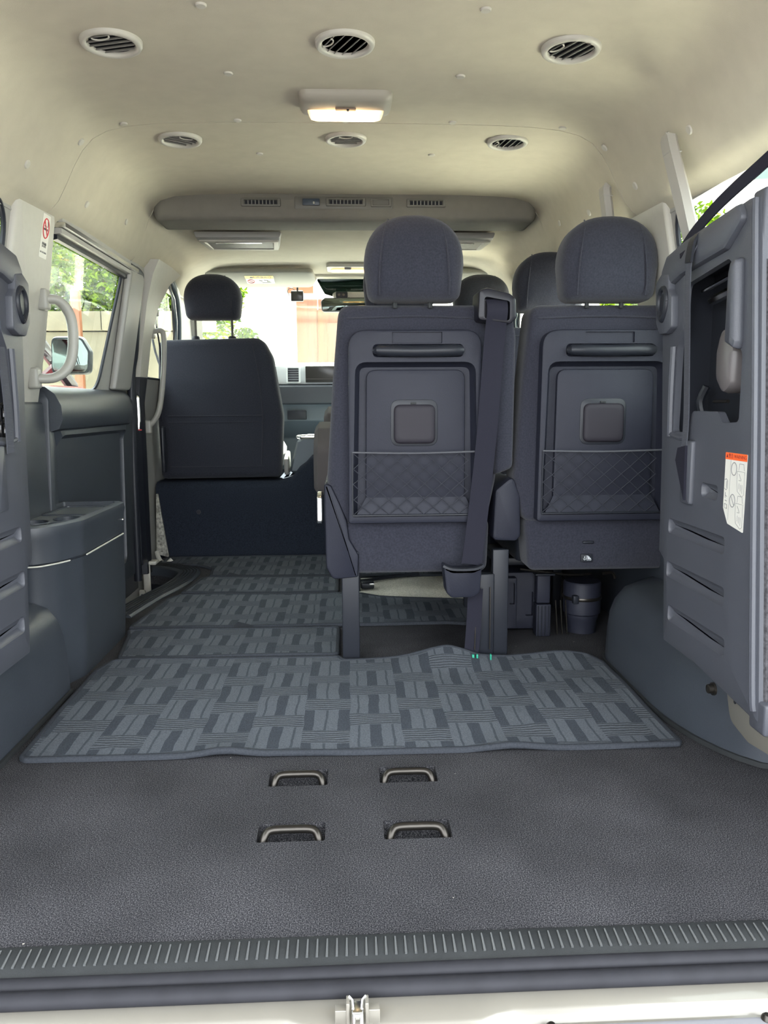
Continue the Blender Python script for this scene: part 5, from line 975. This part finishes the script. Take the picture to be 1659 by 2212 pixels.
# ------------------------------------------------------------------ grab handles and poles
def grab(name, pts, m, label, rad=0.017, foot=0.021):
    t_ = thing(name, pts[0], label, 'grab handle'); g = Geo(); g.tube(pts, [rad*0.95, rad, rad, rad, rad*0.95], 12, 6, flat=0.8); g.obj('bar', m, t_)
    for p in (pts[0], pts[-1]):
        g = Geo(); s = -1 if p[0] < 0 else 1; g.box((p[0]-0.014, p[1]-foot*0.8, p[2]-foot*1.3), (p[0]+0.014, p[1]+foot*0.8, p[2]+foot*1.3), 0.007); g.obj('foot', m, t_)
    return t_
HB = mat('grab_handle_plastic', (0.33, 0.325, 0.29), 0.4)
grab('grab_handle', [(-0.795, 1.195, 0.965), (-0.765, 1.215, 0.965), (-0.744, 1.235, 0.93), (-0.740, 1.240, 0.87), (-0.752, 1.235, 0.80), (-0.785, 1.215, 0.765), (-0.830, 1.190, 0.762)], HB, 'curved beige grab handle on the pillar beside the sliding door window', 0.0165)
grab('grab_handle', [(-0.805, 2.345, 0.985), (-0.765, 2.345, 0.99), (-0.755, 2.345, 0.95), (-0.765, 2.345, 0.80), (-0.79, 2.345, 0.66), (-0.835, 2.345, 0.60)], HB, 'long beige grab handle on the pillar by the passenger seat', 0.014)
def pole(pts, label):
    t_ = thing('stay_pole', pts[-1], label, 'grab pole'); P = catmull([Vector(p) for p in pts], 6); R_ = []
    for i, p in enumerate(P):
        d = (P[min(i+1, len(P)-1)]-P[max(i-1, 0)]).normalized(); a = Vector((0, 1, 0)); a = (a-d*a.dot(d)).normalized(); b_ = d.cross(a)
        k = 0.8 if i == 0 else 1
        R_.append([p+a*(0.017*k)*ca+b_*(0.012*k)*sa for ca, sa in ((1, -1), (1, 0.4), (0.6, 1), (-0.6, 1), (-1, 0.4), (-1, -1))])
    g = Geo(); g.rings(R_); g.obj('cover', mat('pole_cover_plastic', (0.37, 0.355, 0.32), 0.5), t_, 35)
    g = Geo(); q = P[len(P)//3]; g.box((q.x-0.0125, q.y-0.0175, q.z-0.001), (q.x+0.0125, q.y+0.0175, q.z+0.0005)); g.obj('joint', GREYTR, t_)
    return t_
pole([(0.674, 0.752, 1.236), (0.672, 0.748, 1.222), (0.676, 0.70, 1.13), (0.682, 0.652, 1.03), (0.715, 0.66, 0.94)], 'beige upright pole cover in front of the right rear quarter window')
pole([(0.682, 1.180, 1.246), (0.680, 1.178, 1.236), (0.688, 1.180, 1.19), (0.705, 1.20, 1.12), (0.735, 1.22, 1.05)], 'short beige pole cover behind the third row seat by the right pillar')
# no smoking sticker on the left pillar
def pill(y, z, w_): return (-(0.86-0.19*(z-0.72)-0.014-w_), y, z)
cs = Vector(pill(1.160, 1.085, 0.0)); uy = (Vector(pill(1.160, 1.185, 0))-cs).normalized(); Mn = frame(Vector(pill(1.165, 1.115, 0.0008)), (0, 1, 0), uy)
ns = Geo(); ns.rings([[Mn @ Vector((a, b, w_)) for a, b in rect(-0.024, -0.052, 0.024, 0.056, 0.003)] for w_ in (-0.0006, 0.0)]); nsO = tag(ns.obj('no_smoking_sticker', PAPER, smooth=0), 'white sticker with red no smoking ring on the left pillar', 'sticker')
g = Geo(); g.tube([Mn @ Vector((0.0175*math.cos(a), 0.022+0.024*math.sin(a), 0.0005)) for a in (2*PI*k/28 for k in range(29))], 0.0016, 4); g.tube([Mn @ Vector((-0.012, 0.039, 0.0006)), Mn @ Vector((0.012, 0.005, 0.0006))], 0.0014, 4); g.obj('red_ring', REDP, nsO)
g = Geo(); g.add([Mn @ Vector(p) for p in ((-0.013, 0.017, 0.0004), (0.013, 0.017, 0.0004), (0.013, 0.022, 0.0004), (-0.013, 0.022, 0.0004), (-0.010, 0.026, 0.0004), (0.004, 0.026, 0.0004), (0.004, 0.028, 0.0004), (-0.010, 0.028, 0.0004))], [(0, 1, 2, 3), (4, 5, 6, 7)]); g.tube([Mn @ Vector((0.009, 0.026, 0.0004)), Mn @ Vector((0.011, 0.033, 0.0004)), Mn @ Vector((0.009, 0.040, 0.0004))], 0.0008, 4, 3); g.obj('cigarette', DKINK, nsO)
text('words', '\u7981\u7159', 0.014, Mn @ Matrix.Translation((0, -0.020, 0.0004)), DKINK, nsO); text('words', 'NO SMOKING', 0.0062, Mn @ Matrix.Translation((0, -0.038, 0.0004)), INK, nsO)

# ------------------------------------------------------------------ ceiling vents, lamps
def ceiling_vent(x, y, rot, rr, label):
    p, n_ = surf(x, y); n_ = Vector((n_.x*0.5, n_.y, n_.z)).normalized(); ax = (Vector((1, 0, 0))-n_*n_.x).normalized()
    MF = frame(p, ax, n_.cross(ax)) @ Matrix.Rotation(rot, 4, 'Z')
    t_ = thing('ceiling_vent', p, label, 'air vent', 'round ceiling vents')
    g = Geo(); g.lathe([(rr, -0.001), (rr*0.99, 0.005), (rr*0.96, 0.0085), (rr*0.88, 0.010), (rr*0.81, 0.0095), (rr*0.775, 0.007), (rr*0.76, 0.001)], MF, 40); g.obj('bezel', mat('vent_bezel_plastic', (0.45, 0.44, 0.39), 0.4), t_, 50)
    g = Geo(); g.lathe([(rr*0.79, 0.0012), (0, 0.0012)], MF, 32); g.obj('duct', BLACKP, t_)
    VS = mat('vent_slat_plastic', (0.30, 0.295, 0.27), 0.4)
    for k in range(-2, 3):
        h = math.sqrt(max(1e-6, (rr*0.76)**2-(k*rr*0.27)**2)); g = Geo(); yy = k*rr*0.27
        g.add([MF @ Vector(q) for q in ((-h, yy-0.0022, 0.0016), (h, yy-0.0022, 0.0016), (h, yy+0.0008, 0.0060), (-h, yy+0.0008, 0.0060), (-h, yy-0.0006, 0.0012), (h, yy-0.0006, 0.0012), (h, yy+0.0022, 0.0056), (-h, yy+0.0022, 0.0056))], [(0, 1, 2, 3), (7, 6, 5, 4), (0, 4, 5, 1), (2, 6, 7, 3), (1, 5, 6, 2), (3, 7, 4, 0)]); g.obj('slat', VS, t_)
    g = Geo(); g.tube([MF @ Vector((rr*0.30*math.cos(a), rr*0.66-rr*0.18*math.sin(a), 0.0095)) for a in (PI*k/10 for k in range(11))], 0.0015, 6); g.obj('finger_tab', MATS['vent_bezel_plastic'], t_)
    return t_
ceiling_vent(-0.443, 0.678, 0.25, 0.058, 'round ceiling vent at the upper left with slats almost crosswise')
ceiling_vent(0.0, 0.678, 1.10, 0.058, 'round ceiling vent at the top centre behind the lit lamp')
ceiling_vent(0.440, 0.678, 1.08, 0.058, 'round ceiling vent at the upper right near the curved side')
ceiling_vent(-0.443, 1.285, -0.62, 0.058, 'round ceiling vent left of centre, in the front headliner panel')
ceiling_vent(0.0, 1.285, 0.0, 0.056, 'round ceiling vent just in front of the lit lamp and seam')
ceiling_vent(0.440, 1.285, 1.40, 0.056, 'round ceiling vent right of centre in the front headliner panel, slats lengthwise')
# lit dome lamp
dl = thing('dome_lamp', (0, 0.99, zc(0.99)), 'lit rectangular dome lamp with warm lens on the ceiling', 'ceiling lamp')
zt = zc(0.99)
o_ = rect(-0.108, 0.925, 0.108, 1.055, 0.028, 7); g = Geo()
pillow(g, o_, [(0, 0.002), (0.001, -0.008), (0.006, -0.016), (0.014, -0.021), (0.022, -0.023)], XY(zt)); g.obj('housing', mat('lamp_housing', (0.33, 0.31, 0.26), 0.45), dl, 50)
lens = Geo(); pillow(lens, rp([(-0.090, 0.990), (0.090, 0.990), (0.086, 1.034), (0.070, 1.046), (-0.070, 1.046), (-0.086, 1.034)], 0.008), [(0, 0.018), (0.001, 0.026), (0.004, 0.031)], XY(zt, -1))
lm = bpy.data.materials.new('lit_lens'); lm.use_nodes = True; t = lm.node_tree; b = t.nodes['Principled BSDF']; b.inputs['Base Color'].default_value = (0.9, 0.62, 0.35, 1); b.inputs['Roughness'].default_value = 0.3
tc = t.nodes.new('ShaderNodeTexCoord'); sp_ = t.nodes.new('ShaderNodeSeparateXYZ'); t.links.new(tc.outputs['Object'], sp_.inputs[0])
mm = t.nodes.new('ShaderNodeMath'); mm.operation = 'ABSOLUTE'; t.links.new(sp_.outputs[0], mm.inputs[0])
rm = t.nodes.new('ShaderNodeMapRange'); rm.inputs['From Min'].default_value = 0.0; rm.inputs['From Max'].default_value = 0.088; rm.inputs['To Min'].default_value = 3.6; rm.inputs['To Max'].default_value = 0.15; t.links.new(mm.outputs[0], rm.inputs[0])
b.inputs['Emission Color'].default_value = (1.0, 0.66, 0.33, 1); t.links.new(rm.outputs[0], b.inputs['Emission Strength'])
lens.obj('lens', lm, dl)
g = Geo(); slab(g, rect(-0.024, 0.972, 0.024, 0.989, 0.003), -0.024, -0.0265, 0.001, XY(zt)); s_ = g.obj('switch_plate', mat('brown_switch', (0.20, 0.14, 0.10), 0.5), dl)
g = Geo(); g.box((0.002, 0.975, zt-0.029), (0.008, 0.985, zt-0.0265), 0.001); g.obj('switch', BLACKP, s_)

# overhead cooler unit crossing the headliner
ac = thing('overhead_cooler', (0, 2.0, 1.38), 'wide overhead air unit, cloth darkened as shade, crossing the ceiling, with three grilles', 'air conditioner')
ACM = mat('shade_toned_cloth', (0.20, 0.19, 0.165), 0.85, nscale=30, namt=0.04, bump=0.2, bscale=500)  # cloth darker than the headliner: shade of the rear face put into its colour
def ac_ol(y): return rp([(-0.675, 1.334), (0.675, 1.334), (0.685, 1.37), (0.66, 1.425), (0.52, 1.452), (-0.52, 1.452), (-0.66, 1.425), (-0.685, 1.37)], [0.04, 0.04, 0.06, 0.06, 0.05, 0.05, 0.06, 0.06], 5)
g = Geo(); o_ = ac_ol(0); pillow(g, o_, [(0.035, 0.0), (0.016, 0.003), (0.005, 0.012), (0, 0.030), (0, 0.16)], XZ(1.935)); g.obj('housing', ACM, ac, 60)
CB = mat('cooler_bezel', (0.16, 0.155, 0.135), 0.5)
def grille(x0, x1, z0, z1, nm):
    g = Geo(); plate(g, rect(x0, z0, x1, z1, 0.005), [], [(rect(x0+0.010, z0+0.006, x1-0.010, z1-0.006, 0.003), 0.010, 0.002)], 0.012, XZ(1.927), 0.003); v_ = g.obj('grille', CB, ac)
    g = Geo(); g.box((x0+0.013, 1.9325, z0+0.008), (x1-0.013, 1.938, z1-0.008)); g.obj('dark_duct', BLACKP, v_)
    for k in range(1, 9):
        xx = x0+0.012+(x1-x0-0.024)*k/9; g = Geo(); g.box((xx-0.0012, 1.928, z0+0.007), (xx+0.0012, 1.933, z1-0.007)); g.obj('fin', GREYTR, v_)
grille(-0.370, -0.232, 1.379, 1.407, 1); grille(-0.073, 0.068, 1.381, 1.409, 2); grille(0.212, 0.352, 1.379, 1.407, 3)
g = Geo(); plate(g, rect(-0.185, 1.372, 0.165, 1.414, 0.006), [], [], 0.008, XZ(1.9342), 0.002); g.obj('control_bezel', CB, ac)
g = Geo(); slab(g, rect(-0.155, 1.383, -0.095, 1.405, 0.003), 0, 0.008, 0.001, XZ(1.925)); k_ = g.obj('fan_control', mat('control_blue_grey', (0.055, 0.075, 0.10), 0.35), ac)
g = Geo(); g.box((-0.118, 1.919, 1.386), (-0.112, 1.926, 1.394), 0.001); g.obj('control_knob', BEIGE, k_)
g = Geo(); plate(g, rect(0.086, 1.379, 0.158, 1.407, 0.004), [], [(rect(0.092, 1.384, 0.150, 1.403, 0.003), 0.004, 0.002)], 0.008, XZ(1.926), 0.002); g.obj('blank_cover', CB, ac)
# drop down reading panels under the unit
for s, lb in ((-1, 'left'), (1, 'right')):
    t_ = thing('ceiling_tray', (s*0.42, 2.3, 1.34), 'flat hinged tray hanging under the cab ceiling on the %s' % lb, 'overhead tray')
    cx = s*0.42 if s < 0 else 0.41
    g = Geo(); g.rings([[(cx+a, y, z) for a, z in rp([(-0.165+d, 0), (0.165-d, 0), (0.150-d, -h), (-0.150+d, -h)], 0.006, 3)] for y, d, h, in ((2.20, 0, 0.018), (2.30, 0.0, 0.030), (2.42, 0.02, 0.034))][0:0] or [[(cx+a, y, z) for a, z in rp([(-0.168+d, 1.347), (0.168-d, 1.347), (0.160-d, 1.347-h), (-0.160+d, 1.347-h)], 0.006, 3)] for y, d, h in ((2.185, 0.0, 0.020), (2.20, 0.0, 0.026), (2.38, 0.02, 0.030))]); g.obj('housing', GREYTR, t_)
    g = Geo(); plate(g, rp([(cx-0.155, 2.205), (cx+0.155, 2.205), (cx+0.140, 2.375), (cx-0.140, 2.375)], 0.01), [], [(rp([(cx-0.135, 2.222), (cx+0.135, 2.222), (cx+0.122, 2.36), (cx-0.122, 2.36)], 0.005), 0.006, 0.004)], 0.010, lambda x, y, w_: (x, y, 1.314+w_), 0.003); g.obj('lid', BEIGE, t_)
    g = Geo(); g.box((cx-0.09, 2.214, 1.309), (cx+0.09, 2.219, 1.315), 0.001); g.obj('pull_edge', CHROME, t_)
# sun visors
for s, lb in ((-1, 'left'), (1, 'right')):
    t_ = thing('sun_visor', (s*0.5, 3.0, 1.34), 'beige sun visor folded up on the %s%s' % (lb, ' with yellow airbag sticker' if s < 0 else ''), 'sun visor')
    MV = frame((s*0.475, 2.86, 1.330), (1, 0, 0), (0, 1, -0.20)); g = Geo(); o_ = rp([(-0.31, 0.0), (0.31, 0.0), (0.325, 0.12), (0.30, 0.215), (-0.30, 0.215), (-0.325, 0.12)], 0.035, 6)
    slab(g, o_, 0.0, -0.024, 0.010, lambda a, b, w_: MV @ Vector((a, b, w_))); v_ = g.obj('flap', mat('visor_vinyl', (0.27, 0.26, 0.215), 0.6), t_)
    if s < 0:
        def vis(pts, m, nm, w0=-0.0242, w1_=-0.0250, par=v_):
            g = Geo(); g.rings([[MV @ Vector((a, b, w_)) for a, b in pts] for w_ in (w0, w1_)]); return g.obj(nm, m, par, 0)
        stc = vis(rect(-0.015, 0.045, 0.120, 0.150, 0.004), PAPER, 'airbag_sticker'); vis(rect(-0.016, 0.045, 0.120, 0.083, 0.004), YELLOW, 'yellow_band', -0.0250, -0.0254, stc)
        MT = MV @ Matrix.Translation((0.052, 0.064, -0.0256)) @ Matrix.Rotation(PI, 4, 'X')
        text('airbag_word', 'AIRBAG', 0.030, MT @ Matrix.Translation((0.012, 0, 0)) @ Matrix.Scale(0.9, 4), DKINK, stc)
        g = Geo(); g.add([MT @ Vector(p) for p in ((-0.048, -0.010, 0.0002), (-0.028, -0.010, 0.0002), (-0.038, 0.011, 0.0002))], [(0, 1, 2)]); g.obj('warning_triangle', DKINK, stc)
        g = Geo(); g.tube([MV @ Vector((0.008+0.016*math.cos(a), 0.118+0.022*math.sin(a), -0.0252)) for a in (2*PI*k/20 for k in range(21))], 0.0018, 4); g.tube([MV @ Vector((-0.004, 0.104, -0.0252)), MV @ Vector((0.020, 0.132, -0.0252))], 0.0016, 4); g.obj('red_ring', REDP, stc)
        g = Geo()
        for P in ([(0.045, 0.105), (0.062, 0.11), (0.058, 0.13)], [(0.07, 0.10), (0.09, 0.105), (0.085, 0.12), (0.10, 0.118)], [(0.06, 0.135), (0.105, 0.132)]): g.tube([MV @ Vector((a, b, -0.0252)) for a, b in P], 0.0012, 4)
        g.obj('pictogram', INK, stc)
# lit map lamp, mirror and its mount, dash camera
mlp = thing('map_lamp', (0, 2.95, 1.335), 'small lit map lamp on the cab ceiling above the mirror', 'ceiling lamp')
g = Geo(); slab(g, rect(-0.098, 2.80, 0.102, 2.96, 0.028), 1.342, 1.322, 0.006, lambda a, b, w_: (a, b, w_)); g.obj('housing', BEIGE, mlp)
g = Geo(); slab(g, rect(-0.078, 2.84, 0.082, 2.93, 0.018), 1.3215, 1.316, 0.002, lambda a, b, w_: (a, b, w_)); g.obj('lens', mat_emit('warm_lens', (1.0, 0.50, 0.16), 0.55), mlp)
for sx in (-0.045, 0.052):
    g = Geo(); g.lathe([(0.013, 0.0), (0.008, -0.003), (0, -0.004)], Matrix.Translation((sx, 2.885, 1.316)), 12); g.obj('bulb', mat_emit('bulb_glow', (1.0, 0.78, 0.35), 3.0), mlp)
g = Geo(); slab(g, rp([(-0.015, 2.82), (0.02, 2.82), (0.01, 2.865), (-0.005, 2.865)], 0.005), 1.3215, 1.313, 0.002, lambda a, b, w_: (a, b, w_)); g.obj('switch', GREYTR, mlp)
rm_ = thing('rear_view_mirror', (0.03, 3.25, 1.22), 'wide rear view mirror on a black mount below the map lamp', 'mirror')
o_ = rp([(-0.135, 1.165), (0.16, 1.165), (0.165, 1.225), (0.13, 1.240), (-0.12, 1.238), (-0.14, 1.222)], 0.018, 5)
g = Geo(); pillow(g, o_, [(0.002, 0.0), (0, 0.004), (0, 0.014), (0.02, 0.03)], XZ(3.22)); g.obj('shell', BLACKP, rm_); g = Geo(); slab(g, inset(o_, 0.004), 0, 0.002, 0.0005, XZ(3.2185)); g.obj('glass', MIRROR, rm_)
g = Geo(); g.tube([(0.01, 3.24, 1.225), (0.0, 3.27, 1.25), (0.0, 3.26, 1.275)], 0.012, 8, 3); g.obj('stem', BLACKP, rm_)
g = Geo(); slab(g, rp([(-0.075, 1.24), (0.14, 1.24), (0.14, 1.275), (-0.06, 1.275), (-0.08, 1.262)], 0.01), 0, 0.03, 0.006, XZ(3.245)); g.obj('mount', BEIGE, rm_)
g = Geo(); slab(g, rect(-0.062, 1.238, 0.0, 1.272, 0.008), 0, 0.02, 0.004, XZ(3.235)); md = g.obj('sensor_box', BLACKP, rm_)
for sx in (-0.045, -0.022):
    g = Geo(); g.lathe([(0.008, 0), (0.006, 0.003), (0, 0.003)], frame((sx, 3.235, 1.255), (1, 0, 0), (0, 0, 1)), 12); g.obj('lens', STEEL, md)
dc = thing('dash_camera', (-0.25, 3.2, 1.3), 'small black dash camera hanging from the windscreen', 'camera')
g = Geo(); slab(g, rect(-0.292, 1.215, -0.228, 1.268, 0.006), 0, 0.022, 0.004, XZ(3.18)); cb = g.obj('body', BLACKP, dc); g = Geo(); slab(g, rect(-0.288, 1.219, -0.232, 1.264, 0.003), 0, 0.001, 0.0003, XZ(3.179)); g.obj('display', mat('dark_screen', (0.03, 0.028, 0.026), 0.25), cb)
g = Geo(); g.tube([(-0.258, 3.19, 1.265), (-0.258, 3.195, 1.285), (-0.255, 3.20, 1.315)], 0.005, 8, 3); g.lathe([(0.020, 0), (0.020, 0.008), (0.010, 0.014), (0, 0.014)], Matrix.Translation((-0.255, 3.18, 1.302)), 14); g.obj('bracket', BLACKP, dc)
g = Geo(); g.tube([(-0.30, 3.19, 1.245), (-0.31, 3.20, 1.27), (-0.29, 3.20, 1.285), (-0.27, 3.20, 1.27)], 0.002, 6, 5); g.obj('cable', BLACKP, dc)
# lamp-like belt anchor cap at the left of the visor
ab = thing('belt_anchor_cover', (-0.79, 2.85, 1.33), 'beige moulded cover above the left windscreen pillar', 'trim cover')
g = Geo(); slab(g, rp([(-0.86, 1.345), (-0.80, 1.355), (-0.755, 1.325), (-0.765, 1.305), (-0.85, 1.32)], 0.012), 0, 0.04, 0.008, XZ(2.86)); g.obj('cover', GREYTR, ab); g = Geo(); g.box((-0.825, 2.852, 1.315), (-0.785, 2.862, 1.326), 0.003); g.obj('slot', BLACKP, ab)
# front belt on the B pillar
fb = thing('seat_belt', (-0.80, 2.3, 1.0), 'thin dark seat belt hanging beside the front left door window', 'seat belt')
g = Geo(); g.ribbon([(-0.806, 2.44, 1.065), (-0.808, 2.45, 1.02), (-0.80, 2.46, 0.93), (-0.80, 2.46, 0.80), (-0.81, 2.46, 0.62)], (0.3, 1, 0), 0.010, 0.002, 4); g.obj('webbing', BELT, fb)
g = Geo(); g.box((-0.818, 2.43, 1.06), (-0.796, 2.46, 1.085), 0.004); g.obj('anchor', BLACKP, fb); g = Geo(); g.box((-0.808, 2.42, 0.40), (-0.79, 2.47, 0.60), 0.008); g.obj('buckle_holder', BLACKP, fb)

# ------------------------------------------------------------------ hardware under the third row seat by the wall
hu = thing('rear_heater_unit', (0.55, 1.35, 0), 'dark rear heater unit with slotted brackets under the right third row seat', 'heater')
g = Geo(); plate(g, rect(0.465, 0.01, 0.585, 0.185, 0.006), [], [(rect(0.525, 0.05, 0.548, 0.125, 0.004), 0.01, 0.002)], 0.16, XZ(1.33), 0.004); g.obj('casing', SEATPL, hu)
g = Geo(); plate(g, rect(0.452, 0.02, 0.492, 0.175, 0.004), [], [(rect(0.470, 0.095, 0.485, 0.16, 0.002), 0.01, 0.001)], 0.05, XZ(1.30), 0.003); g.obj('slotted_bracket', SEATPL, hu)
g = Geo(); g.box((0.548, 1.285, 0.100), (0.588, 1.32, 0.185), 0.004); g.box((0.546, 1.280, 0.0), (0.590, 1.32, 0.098), 0.003); g.obj('column', SEATPL, hu)
for k in range(4):
    g = Geo(); g.tube([(0.552+k*0.0105, 1.279, 0.004), (0.552+k*0.0105, 1.279, 0.094)], 0.0018, 6); g.obj('column_rib', BLACKP, hu)
g = Geo(); g.box((0.54, 1.275, 0.185), (0.60, 1.32, 0.192), 0.003); g.obj('column_cap', BLACKP, hu)
g = Geo(); g.tube([(0.50, 1.30, 0.202), (0.60, 1.29, 0.190), (0.66, 1.30, 0.182), (0.72, 1.32, 0.180)], 0.0035, 8, 4); g.tube([(0.76, 1.34, 0.175), (0.79, 1.34, 0.178), (0.80, 1.34, 0.16)], 0.005, 8, 4); g.obj('hose', STEEL, hu)
g = Geo(); g.box((0.44, 1.36, 0.20), (0.82, 1.60, 0.225), 0.004); g.obj('support_rail', BLACKP, hu)
jk = thing('screw_jack', (0.69, 1.33, 0), 'round dark canister jack with a band round its middle, under the seat', 'jack')
g = Geo(); Mj = Matrix.Translation((0.700, 1.34, 0.0)); g.lathe([(0.0, 0.0), (0.045, 0.0), (0.045, 0.035), (0.05, 0.045), (0.05, 0.055), (0.056, 0.06), (0.056, 0.150), (0.052, 0.156), (0.0, 0.156)], Mj, 28); jb = g.obj('canister', SEATPL, jk)
g = Geo(); g.lathe([(0.0575, 0.102), (0.0585, 0.104), (0.0585, 0.110), (0.0575, 0.112)], Mj, 28); g.obj('band', STEEL, jb)
g = Geo(); g.box((0.656, 1.278, 0.098), (0.672, 1.296, 0.122), 0.002); g.obj('clasp', BLACKP, jb)
wr_ = thing('jack_rods', (0.63, 1.30, 0), 'three thin upright wire rods beside the canister jack', 'rods')
for k in range(3):
    g = Geo(); g.tube([(0.612+k*0.015+0.004, 1.300, 0.0), (0.608+k*0.015, 1.300, 0.105)], 0.0022, 6); g.obj('rod', STEEL, wr_)
